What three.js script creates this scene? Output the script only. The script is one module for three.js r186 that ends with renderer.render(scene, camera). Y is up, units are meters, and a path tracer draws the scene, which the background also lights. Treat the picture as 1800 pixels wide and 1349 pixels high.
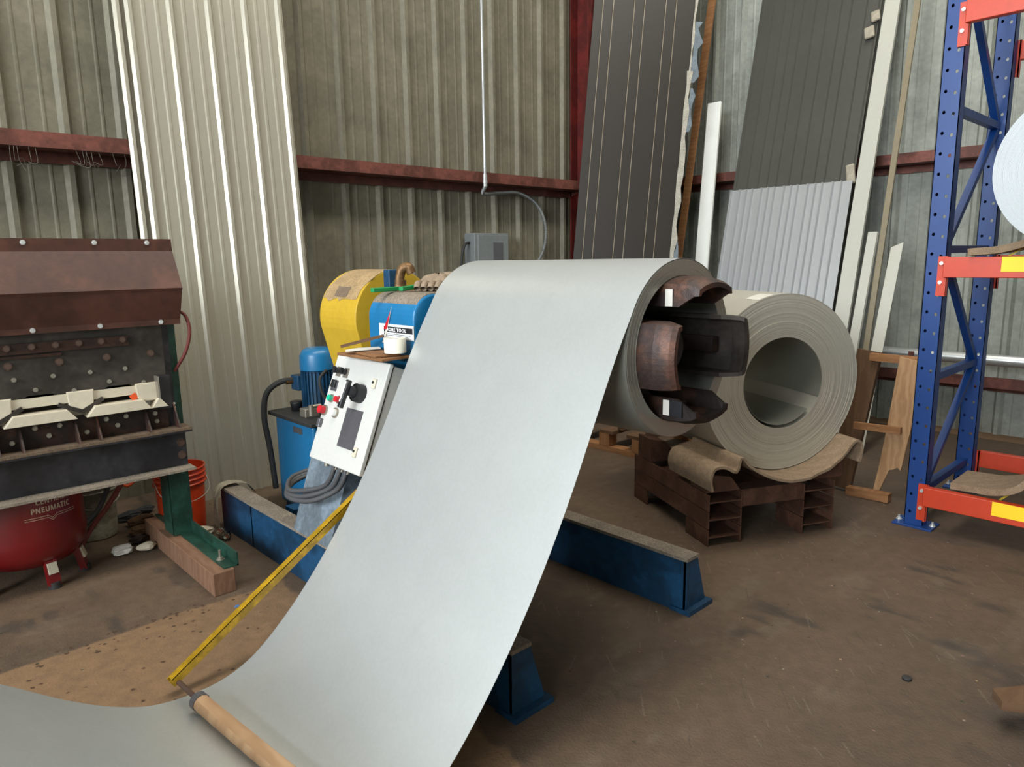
import * as THREE from 'three';
import { RoundedBoxGeometry } from 'three/addons/geometries/RoundedBoxGeometry.js';
import { mergeGeometries } from 'three/addons/utils/BufferGeometryUtils.js';
import { RectAreaLightUniformsLib } from 'three/addons/lights/RectAreaLightUniformsLib.js';

// World: metres, y up. The left wall is the plane z = 0 (running along x), the right wall the plane x = 0.2 (running along z).
const scene = new THREE.Scene();
const renderer = new THREE.WebGLRenderer();
renderer.toneMapping = THREE.LinearToneMapping;
renderer.toneMappingExposure = 1.0;
renderer.shadowMap.enabled = true;
RectAreaLightUniformsLib.init();

// ---------- camera ----------
const D2R = Math.PI / 180;
const camera = new THREE.PerspectiveCamera(2 * Math.atan(674.5 / 1250) / D2R, 1800 / 1349, 0.05, 100);
camera.position.set(-6.61, 1.5, 4.93);
camera.rotation.set(-10 * D2R, -43 * D2R, -0.9 * D2R, 'YXZ');
scene.add(camera);

// ---------- sky and daylight ----------
scene.background = new THREE.Color(0.80, 0.92, 1.0);   // overcast daylight outside
const SKYLIGHT = { x: -4.2, z: 3.4, y: 7.0, w: 8.0, d: 1.2, color: new THREE.Color(1.0, 0.955, 0.85), level: 11.5 };   // fibreglass roof panel
{
  const l = new THREE.RectAreaLight(SKYLIGHT.color, SKYLIGHT.level, SKYLIGHT.w, SKYLIGHT.d);
  l.name = 'skylight_daylight'; l.position.set(SKYLIGHT.x, SKYLIGHT.y - 0.06, SKYLIGHT.z); l.lookAt(SKYLIGHT.x, 0, SKYLIGHT.z); scene.add(l);
}
const CLERESTORY = { x: -14, z: 4.2, y: 3.7, w: 7.6, h: 3.0, color: new THREE.Color(0.88, 0.95, 1.0), level: 19 };   // band of translucent panels high in the end wall
{
  const c = CLERESTORY, l = new THREE.RectAreaLight(c.color, c.level, c.w, c.h);
  l.name = 'clerestory_daylight'; l.position.set(c.x + 0.03, c.y, c.z); l.lookAt(0, c.y, c.z); scene.add(l);
}

// ---------- random numbers and noise ----------
function rng(seed) { let s = seed >>> 0; return () => { s = (s + 0x6D2B79F5) >>> 0; let t = Math.imul(s ^ (s >>> 15), 1 | s); t = (t + Math.imul(t ^ (t >>> 7), 61 | t)) ^ t; return ((t ^ (t >>> 14)) >>> 0) / 4294967296; }; }
function lattice(n, m, seed) { const r = rng(seed), a = new Float32Array(n * m); for (let i = 0; i < a.length; i++) a[i] = r(); return { n, m, a }; }
function vn(L, u, v) {   // tileable value noise, u v in 0..1
  const x = u * L.n, y = v * L.m, x0 = Math.floor(x), y0 = Math.floor(y); let fx = x - x0, fy = y - y0;
  fx = fx * fx * (3 - 2 * fx); fy = fy * fy * (3 - 2 * fy);
  const i0 = ((x0 % L.n) + L.n) % L.n, i1 = (i0 + 1) % L.n, j0 = (((y0 % L.m) + L.m) % L.m) * L.n, j1 = ((((y0 + 1) % L.m) + L.m) % L.m) * L.n;
  const a = L.a; return (a[j0 + i0] * (1 - fx) + a[j0 + i1] * fx) * (1 - fy) + (a[j1 + i0] * (1 - fx) + a[j1 + i1] * fx) * fy;
}
function fbmMaker(fu, fv, oct, seed) { const Ls = []; for (let o = 0; o < oct; o++) Ls.push(lattice(fu << o, fv << o, seed + o * 17)); return (u, v) => { let s = 0, w = 0.5, t = 0; for (const L of Ls) { s += w * vn(L, u, v); t += w; w *= 0.55; } return s / t; }; }
function dataTex(w, h, f, srgb = true) {
  const d = new Uint8Array(w * h * 4);
  for (let j = 0; j < h; j++) for (let i = 0; i < w; i++) { const c = f((i + 0.5) / w, (j + 0.5) / h), k = (j * w + i) * 4; d[k] = Math.max(0, Math.min(255, c[0])); d[k + 1] = Math.max(0, Math.min(255, c[1])); d[k + 2] = Math.max(0, Math.min(255, c[2])); d[k + 3] = 255; }
  const t = new THREE.DataTexture(d, w, h, THREE.RGBAFormat); t.wrapS = t.wrapT = THREE.RepeatWrapping; t.magFilter = THREE.LinearFilter; t.minFilter = THREE.LinearMipmapLinearFilter; t.generateMipmaps = true;
  if (srgb) t.colorSpace = THREE.SRGBColorSpace; t.needsUpdate = true; return t;
}
const smooth = (a, b, x) => { const t = Math.max(0, Math.min(1, (x - a) / (b - a))); return t * t * (3 - 2 * t); };
const lerp = (a, b, t) => a + (b - a) * t, mix3 = (a, b, t) => [lerp(a[0], b[0], t), lerp(a[1], b[1], t), lerp(a[2], b[2], t)];

// base textures; each is cloned with a repeat in metres
const base = {};
{ const a = fbmMaker(24, 24, 4, 1), b = fbmMaker(3, 3, 3, 9);
  base.fine = dataTex(256, 256, (u, v) => { const g = 236 + 16 * (a(u, v) - 0.5) + 16 * (b(u, v) - 0.5); return [g, g, g]; }); }
{ const a = fbmMaker(5, 5, 5, 21), b = fbmMaker(40, 40, 2, 29);
  base.blotch = dataTex(512, 512, (u, v) => { const t = smooth(0.38, 0.68, a(u, v)); const g = 0.9 + 0.2 * (b(u, v) - 0.5); return [lerp(188, 238, t) * g, lerp(185, 236, t) * g, lerp(180, 233, t) * g]; }); }
{ const a = fbmMaker(5, 5, 5, 33), b = fbmMaker(60, 60, 2, 35), c = fbmMaker(9, 9, 4, 37);   // rusty mill-scale steel
  base.rust = dataTex(512, 512, (u, v) => { let k = mix3([96, 66, 52], [62, 52, 50], smooth(0.35, 0.62, a(u, v))); k = mix3(k, [122, 86, 66], 0.6 * smooth(0.58, 0.75, c(u, v))); const g = 0.88 + 0.3 * (b(u, v) - 0.5) + 0.12; return [k[0] * g, k[1] * g, k[2] * g]; }); }
{ const a = fbmMaker(6, 2, 5, 41), b = fbmMaker(60, 3, 3, 43);   // wood: grain along v
  base.wood = dataTex(256, 512, (u, v) => { const w = a(u, v) * 3; const g = 0.5 + 0.5 * Math.sin((u * 9 + w) * 6.283); const k = mix3([172, 142, 112], [204, 178, 148], g * 0.55 + 0.45 * b(u, v)); return k; }); }
{ const a = fbmMaker(10, 10, 5, 51), b = fbmMaker(64, 64, 2, 53);   // dusty corrugated wall sheet
  const s = fbmMaker(48, 2, 3, 55);
  base.wall = dataTex(512, 512, (u, v) => { const t = a(u, v) - 0.5, n = b(u, v) - 0.5, q = s(u, v) - 0.5; const g = 1 + 0.26 * t + 0.12 * n + 0.06 * q; return [212 * g, 208 * g, 196 * g]; }); }
{ const a = fbmMaker(80, 80, 2, 61), b = fbmMaker(6, 6, 3, 63);
  base.cloth = dataTex(256, 256, (u, v) => { const g = 200 + 90 * (a(u, v) - 0.5) + 40 * (b(u, v) - 0.5); return [g, g * 0.98, g * 0.95]; }); }
{ const a = fbmMaker(90, 90, 2, 71), b = fbmMaker(14, 14, 4, 73);
  base.bump = dataTex(256, 256, (u, v) => { const g = 128 + 120 * (a(u, v) - 0.5) + 90 * (b(u, v) - 0.5); return [g, g, g]; }, false); }
{ // zinc-aluminium strip: faint spangle and rolling haze
  const a = fbmMaker(70, 70, 2, 81), b = fbmMaker(4, 4, 3, 83);
  base.zinc = dataTex(512, 512, (u, v) => { const g = 238 + 6 * (a(u, v) - 0.5) + 8 * (b(u, v) - 0.5); return [g, g + 1, g - 2]; }); }
{ const a = fbmMaker(12, 12, 4, 91), b = fbmMaker(60, 60, 2, 93);
  base.zincRough = dataTex(256, 256, (u, v) => { const g = 200 + 60 * (a(u, v) - 0.5) + 40 * (b(u, v) - 0.5); return [g, g, g]; }, false); }
const tcache = {};
function T(key, m) { const k = key + m; if (!tcache[k]) { const t = base[key].clone(); t.repeat.set(1 / m, 1 / m); t.needsUpdate = true; tcache[k] = t; } return tcache[k]; }
function mat(c, rough, metal = 0, o = {}) {
  const m = new THREE.MeshPhysicalMaterial({ color: c, roughness: rough, metalness: metal });
  if (o.map) m.map = T(o.map, o.s || 1);
  if (o.bump) { m.bumpMap = T('bump', o.bs || 0.3); m.bumpScale = o.bump; }
  if (o.rmap) m.roughnessMap = T('zincRough', o.rs || 0.8);
  if (o.coat) { m.clearcoat = o.coat; m.clearcoatRoughness = 0.25; }
  if (o.sheen) { m.sheen = o.sheen; m.sheenRoughness = 0.8; }
  m.side = THREE.DoubleSide; return m;
}
const M = {
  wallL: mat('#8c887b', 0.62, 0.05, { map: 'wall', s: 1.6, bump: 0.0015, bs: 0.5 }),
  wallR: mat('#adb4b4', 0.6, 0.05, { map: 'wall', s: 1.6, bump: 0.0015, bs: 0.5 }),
  roof: mat('#8d8f8c', 0.7, 0.1),
  girt: mat('#8a5044', 0.6, 0.1, { map: 'blotch', s: 0.7, bump: 0.001, bs: 0.2 }),
  column: mat('#7c231d', 0.6, 0.1, { map: 'blotch', s: 0.8 }),
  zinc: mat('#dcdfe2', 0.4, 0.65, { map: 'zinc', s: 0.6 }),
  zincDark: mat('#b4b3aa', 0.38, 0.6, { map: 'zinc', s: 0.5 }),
  panelWhite: mat('#bfb8a9', 0.32, 0.3, { map: 'zinc', s: 0.9 }),
  panelBrown: mat('#2e2721', 0.42, 0.0, { map: 'fine', s: 0.8 }),
  ribHighlight: mat('#8d8271', 0.35, 0.2),  // pale colour standing in for the highlight on the brown ribs
  panelGrey: mat('#4e4d47', 0.42, 0.0, { map: 'fine', s: 0.8 }),
  panelGalv: mat('#cfd0d5', 0.33, 0.6, { map: 'zinc', s: 0.7 }),
  trimWhite: mat('#fbfaf6', 0.3, 0.0, { map: 'zinc', s: 0.6 }),
  trimLight: mat('#cdcbc2', 0.38, 0.2, { map: 'zinc', s: 0.7 }),
  trimTan: mat('#8f836a', 0.5, 0.1, { map: 'fine', s: 0.6 }),
  film: mat('#d9d6cc', 0.5, 0, { map: 'cloth', s: 0.3 }),
  filmBlue: mat('#8f9fae', 0.35, 0, { map: 'cloth', s: 0.3 }),
  wood: mat('#ecd8c0', 0.75, 0, { map: 'wood', s: 0.5, bump: 0.0008, bs: 0.1 }),
  woodOld: mat('#837160', 0.85, 0, { map: 'wood', s: 0.5, bump: 0.001, bs: 0.1 }),
  woodOrange: mat('#c6a380', 0.75, 0, { map: 'wood', s: 0.4 }),
  woodRed: mat('#a8928a', 0.85, 0, { map: 'wood', s: 0.4, bump: 0.001, bs: 0.1 }),
  dowel: mat('#f0e2d4', 0.6, 0, { map: 'wood', s: 0.9 }),
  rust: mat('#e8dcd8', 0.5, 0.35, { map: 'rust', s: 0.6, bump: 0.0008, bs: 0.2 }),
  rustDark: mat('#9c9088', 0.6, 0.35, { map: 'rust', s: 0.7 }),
  crib: mat('#6e4c3d', 0.55, 0.05, { map: 'blotch', s: 0.4, bump: 0.0006, bs: 0.2 }),
  hood: mat('#693f31', 0.5, 0.05, { map: 'blotch', s: 1.1, bump: 0.0006, bs: 0.3 }),
  steelDark: mat('#57504b', 0.5, 0.4, { map: 'blotch', s: 0.8 }),
  steelBlueBlack: mat('#4c4a50', 0.45, 0.4, { map: 'blotch', s: 0.9 }),
  bolt: mat('#a39c90', 0.4, 0.7),
  boltRust: mat('#5e4a40', 0.55, 0.4),
  boltZinc: mat('#e8e8e6', 0.3, 0.6),
  green: mat('#2b5a4c', 0.5, 0.1, { map: 'blotch', s: 0.5 }),
  blue: mat('#1878ae', 0.42, 0.0, { map: 'fine', s: 0.6, coat: 0.3 }),
  blueMachine: mat('#1c5580', 0.5, 0.0, { map: 'blotch', s: 0.7 }),
  blueDusty: mat('#8fa0b0', 0.75, 0.0, { map: 'blotch', s: 0.5, bump: 0.0008, bs: 0.2 }),
  dustTop: mat('#a3988b', 0.9, 0, { map: 'cloth', s: 0.4 }),
  yellow: mat('#d2ab30', 0.45, 0, { map: 'fine', s: 0.5, coat: 0.15 }),
  yellowArm: mat('#dcae1e', 0.45, 0, { map: 'blotch', s: 0.35 }),
  consoleWhite: mat('#d6d4d1', 0.45, 0, { map: 'zinc', s: 0.7 }),
  blackPlastic: mat('#1f2022', 0.45),
  blackRubber: mat('#2a2a2a', 0.7),
  cable: mat('#4a4a4c', 0.55),
  greyPlate: mat('#77757a', 0.45, 0.6, { map: 'fine', s: 0.2 }),
  redBtn: mat('#c8202c', 0.35), greenBtn: mat('#12b58c', 0.3), whiteBtn: mat('#f4f4f0', 0.3), orangeTag: mat('#d9501e', 0.5),
  nylon: mat('#ddd2bb', 0.5, 0, { map: 'fine', s: 0.5 }),
  orangeBucket: mat('#e0481c', 0.4, 0, { map: 'fine', s: 0.4 }),
  whiteBucket: mat('#b9b4a2', 0.5, 0, { map: 'blotch', s: 0.3 }),
  redTank: mat('#7c0c10', 0.35, 0, { coat: 0.4, map: 'fine', s: 0.6 }),
  hoseRed: mat('#6d2f2a', 0.6), hoseOrange: mat('#d8532a', 0.55),
  ragWhite: mat('#cfc8b8', 0.9, 0, { map: 'cloth', s: 0.15, bump: 0.002, bs: 0.08 }),
  rug: mat('#bda48a', 0.95, 0, { map: 'cloth', s: 0.12, bump: 0.004, bs: 0.08 }),
  glove: mat('#b9a590', 0.9, 0, { map: 'cloth', s: 0.1, bump: 0.002, bs: 0.06 }),
  rackBlue: mat('#093f86', 0.5, 0, { map: 'fine', s: 0.6, coat: 0.1 }),
  rackOrange: mat('#d2411f', 0.45, 0, { map: 'fine', s: 0.6, coat: 0.1 }),
  labelYellow: mat('#ffd21e', 0.5), coilWhite: mat('#c6cbd2', 0.4, 0.0, { map: 'zinc', s: 0.6 }),
  cardboard: mat('#a5754a', 0.85, 0, { map: 'cloth', s: 0.2 }), paper: mat('#d8d3ca', 0.8), tape: mat('#f0ead8', 0.35),
  galvPipe: mat('#cfd2d2', 0.32, 0.75), boxGrey: mat('#84898a', 0.5, 0.15, { map: 'fine', s: 0.5 }), flex: mat('#9b9d9c', 0.4, 0.6),
  greenTool: mat('#1f8a4c', 0.45), brass: mat('#a07a52', 0.5, 0.5, { map: 'blotch', s: 0.1 }), strap: mat('#e7c64a', 0.5),
  web: mat('#8b8373', 0.9), chip: mat('#3f74b0', 0.6), concreteOut: mat('#b9b3a8', 0.9), whitePaint: mat('#d2cec5', 0.5), bluePaint: mat('#3f5f86', 0.5, 0, { map: 'rust', s: 0.3 }),
  glass: new THREE.MeshPhysicalMaterial({ color: '#e8efe8', roughness: 0.08, transmission: 1, thickness: 0.01, ior: 1.5 }),
};

// ---------- geometry helpers ----------
function tf(g, x = 0, y = 0, z = 0, rx = 0, ry = 0, rz = 0) { g.applyMatrix4(new THREE.Matrix4().compose(new THREE.Vector3(x, y, z), new THREE.Quaternion().setFromEuler(new THREE.Euler(rx, ry, rz, 'YXZ')), new THREE.Vector3(1, 1, 1))); return g; }
const bx = (w, h, d, x = 0, y = 0, z = 0, rx = 0, ry = 0, rz = 0) => tf(new THREE.BoxGeometry(w, h, d), x, y, z, rx, ry, rz);   // centred
const span = (x0, x1, y0, y1, z0, z1, r = 0) => r ? tf(new RoundedBoxGeometry(x1 - x0, y1 - y0, z1 - z0, 2, r), (x0 + x1) / 2, (y0 + y1) / 2, (z0 + z1) / 2) : bx(x1 - x0, y1 - y0, z1 - z0, (x0 + x1) / 2, (y0 + y1) / 2, (z0 + z1) / 2);
const rb = (w, h, d, r, x = 0, y = 0, z = 0, rx = 0, ry = 0, rz = 0) => tf(new RoundedBoxGeometry(w, h, d, 2, r), x, y, z, rx, ry, rz);
function rod(a, b, r0, r1 = r0, seg = 16) {
  const A = new THREE.Vector3(...a), B = new THREE.Vector3(...b), d = B.clone().sub(A), L = d.length(); const g = new THREE.CylinderGeometry(r1, r0, L, seg);
  g.applyQuaternion(new THREE.Quaternion().setFromUnitVectors(new THREE.Vector3(0, 1, 0), d.normalize())); g.translate((A.x + B.x) / 2, (A.y + B.y) / 2, (A.z + B.z) / 2); return g;
}
function tube(pts, r, seg = 40, rad = 8, closed = false) { return new THREE.TubeGeometry(new THREE.CatmullRomCurve3(pts.map((p) => new THREE.Vector3(...p)), closed), seg, r, rad, closed); }
function ext(pts, depth, bevel = 0) { const s = new THREE.Shape(pts.map((p) => new THREE.Vector2(...p))); return new THREE.ExtrudeGeometry(s, { depth, bevelEnabled: bevel > 0, bevelSize: bevel, bevelThickness: bevel, bevelSegments: 2, curveSegments: 12 }); }
const lathe = (pts, seg = 48) => new THREE.LatheGeometry(pts.map((p) => new THREE.Vector2(...p)), seg);
function bar(a, b, w, h, up = [0, 1, 0], r = 0) {   // rectangular bar from a to b, w across, h along up
  const A = new THREE.Vector3(...a), B = new THREE.Vector3(...b), d = B.clone().sub(A), L = d.length(); d.normalize(); let s = new THREE.Vector3().crossVectors(new THREE.Vector3(...up), d).normalize(); const u = new THREE.Vector3().crossVectors(d, s);
  const g = r ? new RoundedBoxGeometry(w, h, L, 2, r) : new THREE.BoxGeometry(w, h, L); g.applyMatrix4(new THREE.Matrix4().makeBasis(s, u, d)); g.translate((A.x + B.x) / 2, (A.y + B.y) / 2, (A.z + B.z) / 2); return g;
}
function hexBolt(p, r, h, axis = 'z') { const g = new THREE.CylinderGeometry(r, r, h, 6); if (axis === 'z') g.rotateX(Math.PI / 2); if (axis === 'x') g.rotateZ(Math.PI / 2); const w = new THREE.CylinderGeometry(r * 1.35, r * 1.35, h * 0.3, 14); if (axis === 'z') w.rotateX(Math.PI / 2); if (axis === 'x') w.rotateZ(Math.PI / 2); g.translate(...p); w.translate(...p); const k = h * 0.35; if (axis === 'z') w.translate(0, 0, -k); if (axis === 'x') w.translate(p[0] > -1 ? k : k, 0, 0); if (axis === 'y') w.translate(0, -k, 0); return [g, w]; }
// sheet swept along z: profile [[x, y], ...] with thickness t, smooth along the profile
function sheet(pts, z0, z1, t, uvm = true) {
  const n = pts.length, N = []; for (let i = 0; i < n; i++) { const a = pts[Math.max(0, i - 1)], b = pts[Math.min(n - 1, i + 1)]; const dx = b[0] - a[0], dy = b[1] - a[1], l = Math.hypot(dx, dy) || 1; N.push([-dy / l, dx / l]); }
  const pos = [], nor = [], uv = [], idx = []; const L = [0]; for (let i = 1; i < n; i++) L.push(L[i - 1] + Math.hypot(pts[i][0] - pts[i - 1][0], pts[i][1] - pts[i - 1][1]));
  const strip = (fa, fb, nf) => { const s = pos.length / 3; for (let i = 0; i < n; i++) { const a = fa(i), b = fb(i), m = nf(i); pos.push(...a, ...b); nor.push(...m, ...m); uv.push(L[i], a[2], L[i], b[2]); } for (let i = 0; i < n - 1; i++) { const k = s + 2 * i; idx.push(k, k + 1, k + 2, k + 2, k + 1, k + 3); } };
  const o = (i, s, z) => [pts[i][0] + N[i][0] * s, pts[i][1] + N[i][1] * s, z];
  strip((i) => o(i, t / 2, z0), (i) => o(i, t / 2, z1), (i) => [N[i][0], N[i][1], 0]);
  strip((i) => o(i, -t / 2, z1), (i) => o(i, -t / 2, z0), (i) => [-N[i][0], -N[i][1], 0]);
  strip((i) => o(i, t / 2, z1), (i) => o(i, -t / 2, z1), () => [0, 0, 1]);
  strip((i) => o(i, -t / 2, z0), (i) => o(i, t / 2, z0), () => [0, 0, -1]);
  const g = new THREE.BufferGeometry(); g.setAttribute('position', new THREE.Float32BufferAttribute(pos, 3)); g.setAttribute('normal', new THREE.Float32BufferAttribute(nor, 3)); g.setAttribute('uv', new THREE.Float32BufferAttribute(uv, 2)); g.setIndex(idx); if (uvm) g.userData.keepUV = true; return g;
}
function spline2(pts, n) { return new THREE.CatmullRomCurve3(pts.map((p) => new THREE.Vector3(p[0], p[1], 0)), false, 'centripetal').getSpacedPoints(n).map((p) => [p.x, p.y]); }
function sweep(profile, path) {   // closed 2-d profile [[x, y]] lofted through [{z, s: (point) => [x, y]}]
  const pos = [], idx = [], n = profile.length; path.forEach((q) => profile.forEach((p, i) => { const r = q.f(p, i); pos.push(r[0], r[1], q.z); }));
  for (let k = 0; k < path.length - 1; k++) for (let i = 0; i < n; i++) { const a = k * n + i, b = k * n + (i + 1) % n; idx.push(a, b, a + n, b, b + n, a + n); }
  for (const [k, flip] of [[0, true], [path.length - 1, false]]) { const v = profile.map((p, i) => new THREE.Vector2(...path[k].f(p, i))); for (const f of THREE.ShapeUtils.triangulateShape(v, [])) idx.push(...(flip ? [f[2], f[1], f[0]] : f).map((i) => k * n + i)); }
  const g = new THREE.BufferGeometry(); g.setAttribute('position', new THREE.Float32BufferAttribute(pos, 3)); g.setIndex(idx); const h = g.toNonIndexed(); h.computeVertexNormals(); return h;
}
function metricUV(g) {
  const p = g.attributes.position, n = g.attributes.normal, uv = new Float32Array(p.count * 2);
  for (let i = 0; i < p.count; i += 3) {
    let nx = 0, ny = 0, nz = 0; for (let k = 0; k < 3; k++) { nx += n.getX(i + k); ny += n.getY(i + k); nz += n.getZ(i + k); } nx = Math.abs(nx); ny = Math.abs(ny); nz = Math.abs(nz);
    for (let k = i; k < i + 3; k++) { const x = p.getX(k), y = p.getY(k), z = p.getZ(k); const [a, b] = nx > ny && nx > nz ? [z, y] : ny > nz ? [x, z] : [x, y]; uv[2 * k] = a; uv[2 * k + 1] = b; }
  }
  g.setAttribute('uv', new THREE.BufferAttribute(uv, 2)); return g;
}
function prep(list) {
  const out = []; for (let g of list.flat(3)) { const keep = g.userData.keepUV, grain = g.userData.grain; if (g.index) g = g.toNonIndexed(); for (const k of Object.keys(g.attributes)) if (!['position', 'normal', 'uv'].includes(k)) g.deleteAttribute(k); if (!g.attributes.normal) g.computeVertexNormals(); if (!keep) metricUV(g); if (grain) { const u = g.attributes.uv; for (let i = 0; i < u.count; i++) { const a = u.getX(i); u.setX(i, u.getY(i)); u.setY(i, a); } } g.morphAttributes = {}; out.push(g); }
  return out.length === 1 ? out[0] : mergeGeometries(out, false);
}
const taken = {};
function numbered(name) { const k = (taken[name] = (taken[name] ?? -1) + 1); return k ? `${name}_${String(k).padStart(3, '0')}` : name; }
function obj(name, geos, m, parent = scene) { const o = new THREE.Mesh(prep(Array.isArray(geos) ? geos : [geos]), m); o.castShadow = o.receiveShadow = true; o.name = parent === scene ? numbered(name) : name; parent.add(o); return o; }
function tag(o, label, category, group, kind) { o.userData.label = label; if (category) o.userData.category = category; if (group) o.userData.group = group; if (kind) o.userData.kind = kind; return o; }
function thing(name, label, category, p = [0, 0, 0], ry = 0, group) { const o = new THREE.Group(); o.name = numbered(name); o.position.set(...p); o.rotation.y = ry; scene.add(o); return tag(o, label, category, group); }
const struct = (name, geos, m, label, category) => tag(obj(name, geos, m), label, category, undefined, 'structure');
const along = (g) => { g.userData.grain = true; return g; };   // grain along x instead of y

// ---------- the building ----------
// floor: dusty slab; the texture tiles every 8 m and holds this bay's stains where they lie (x -8..0, z -1..7)
{
  const n1 = fbmMaker(10, 10, 6, 101), n2 = fbmMaker(4, 4, 4, 111), n3 = fbmMaker(256, 256, 2, 121), n4 = fbmMaker(70, 26, 4, 131), n5 = fbmMaker(26, 70, 3, 141), ed = fbmMaker(40, 40, 4, 151);
  const map = dataTex(2048, 2048, (u, v) => {
    const x = u * 8 - 8, z = v * 8 - 1, a = n1(u, v), b = n2(u, v), c = n3(u, v) - 0.5, st = n4(u, v), s2 = n5(u, v), e = ed(u, v) - 0.5;
    let k = mix3([82, 66, 52], [98, 79, 62], smooth(0.3, 0.7, b));
    k = mix3(k, [68, 56, 45], 0.55 * smooth(0.52, 0.72, a));
    k = mix3(k, [60, 52, 45], 0.6 * smooth(0.62, 0.78, st) * smooth(0.45, 0.6, b + 0.3 * (a - 0.5)));
    k = mix3(k, [108, 95, 80], 0.35 * smooth(0.62, 0.8, s2));
    // loose sandy dirt left of the machine, its edge runs along the swept lane at z = 1.84
    const edge = z - (1.84 + 0.05 * e + 0.012 * Math.sin(x * 9)), sand = smooth(-0.008, 0.012, edge) * smooth(0.02, -0.02, x + 5.3 + 0.3 * e) * smooth(0, -0.1, z - 4.3);
    k = mix3(k, [lerp(120, 134, a), lerp(94, 105, a), lerp(68, 77, a)], 0.92 * sand);
    // tyre scuffs and oil around x -4.3..-2.6, z 3.5..5
    const dx = (x + 3.4) / 0.9, dz = (z - 4.1) / 0.55, oil = Math.exp(-dx * dx - dz * dz) * smooth(0.5, 0.66, 0.6 * st + 0.4 * a);
    k = mix3(k, [52, 46, 41], 0.75 * oil);
    const g = 1 + 0.16 * c; return [k[0] * g, k[1] * g, k[2] * g];
  });
  { // specks: crumbs and paint flecks
    const d = map.image.data, r = rng(7), W = 2048; const put = (x, z, rad, c) => { const ci = (x + 8) / 8 * W, cj = (z + 1) / 8 * W, R = rad / 8 * W; for (let j = Math.floor(cj - R); j <= cj + R; j++) for (let i = Math.floor(ci - R); i <= ci + R; i++) if ((i - ci) ** 2 + (j - cj) ** 2 <= R * R * (0.5 + 0.5 * r())) { const k = (((j % W) + W) % W * W + ((i % W) + W) % W) * 4; d[k] = c[0]; d[k + 1] = c[1]; d[k + 2] = c[2]; } };
    for (let q = 0; q < 420; q++) { let x = -4.9 + 3.6 * r(), z = 2.6 + 2.6 * r(); const a = 0.5 * (r() - 0.5) - 0.75, L = 0.03 + 0.14 * r() * r(), c = r() < 0.6 ? [118 + 20 * r(), 104 + 16 * r(), 90 + 14 * r()] : [62, 53, 46]; for (let k = 0; k < L; k += 0.004) { const i = Math.floor((x + k * Math.cos(a) + 8) / 8 * W), j = Math.floor((z + k * Math.sin(a) + 1) / 8 * W), o = (j * W + i) * 4; for (let e = 0; e < 3; e++) d[o + e] = 0.45 * d[o + e] + 0.55 * c[e]; } }
    for (let q = 0; q < 520; q++) put(-8 + 8 * r(), -1 + 8 * r(), 0.003 + 0.005 * r(), [44 + 20 * r(), 36 + 16 * r(), 30 + 14 * r()]);
    for (let q = 0; q < 150; q++) put(-4.6 + 2.6 * r(), 2.9 + 2.2 * r(), 0.0025 + 0.004 * r() * r(), [130 + 50 * r(), 118 + 40 * r(), 102 + 40 * r()]);
    for (let q = 0; q < 150; q++) put(-6.6 + 1.7 * r(), 1.8 + 0.16 * r() * r() + 0.9 * (r() < 0.5 ? r() : 0), 0.004 + 0.006 * r(), [70, 48, 33]);
  }
  const mfloor = new THREE.MeshPhysicalMaterial({ map, roughness: 0.72, bumpMap: T('bump', 0.5), bumpScale: 0.003 });
  map.repeat.set(1 / 8, 1 / 8); map.offset.set(8 / 8, 1 / 8);
  const g = span(-14.2, 0.4, -0.15, 0, -0.2, 9.2);
  struct('floor', g, mfloor, 'dusty stained concrete floor of the metal shop', 'floor');
}
// corrugated wall skins: profile along one axis, ribs raised towards the room
function ribWall(a0, a1, anchor, h, flip) {
  const pts = []; const put = (a, d) => pts.push([a, d]); let n = Math.ceil((a0 - anchor) / 0.3048); put(a0, -0.032);
  for (; anchor + n * 0.3048 < a1 - 0.16; n++) { const c = anchor + n * 0.3048; if (c - 0.04 < a0) continue; put(c - 0.036, -0.032); put(c - 0.014, 0); put(c + 0.014, 0); put(c + 0.036, -0.032); for (const q of [0.1016, 0.2032]) { put(c + q - 0.013, -0.032); put(c + q - 0.005, -0.0285); put(c + q + 0.005, -0.0285); put(c + q + 0.013, -0.032); } }
  put(a1, -0.032); const poly = [...pts, [a1, -0.14], [a0, -0.14]];
  const g = ext(poly, h); g.rotateX(-Math.PI / 2);   // (a, d, h) -> (a, h, -d)
  return flip(g);
}
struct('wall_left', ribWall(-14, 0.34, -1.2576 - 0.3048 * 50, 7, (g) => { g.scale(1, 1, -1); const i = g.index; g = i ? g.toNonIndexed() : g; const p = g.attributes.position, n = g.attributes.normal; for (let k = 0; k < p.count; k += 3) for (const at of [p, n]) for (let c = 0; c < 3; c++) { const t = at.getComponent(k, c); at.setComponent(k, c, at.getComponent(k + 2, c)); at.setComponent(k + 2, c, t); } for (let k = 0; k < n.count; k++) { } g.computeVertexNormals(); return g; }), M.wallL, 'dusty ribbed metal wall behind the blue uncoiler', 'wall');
struct('wall_right', ribWall(-0.14, 9.14, 0.12, 7, (g) => { g = g.index ? g.toNonIndexed() : g; g.scale(1, 1, -1); const p = g.attributes.position; for (let k = 0; k < p.count; k++) { const x = p.getX(k), z = p.getZ(k); p.setXYZ(k, 0.2 - z, p.getY(k), x); } g.computeVertexNormals(); return g; }), M.wallR, 'pale ribbed metal wall behind the blue and orange rack', 'wall');
struct('wall_front', span(-14.14, 0.34, 0, 7, 9, 9.14), M.wallR, 'metal wall behind the viewer', 'wall');
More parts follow.
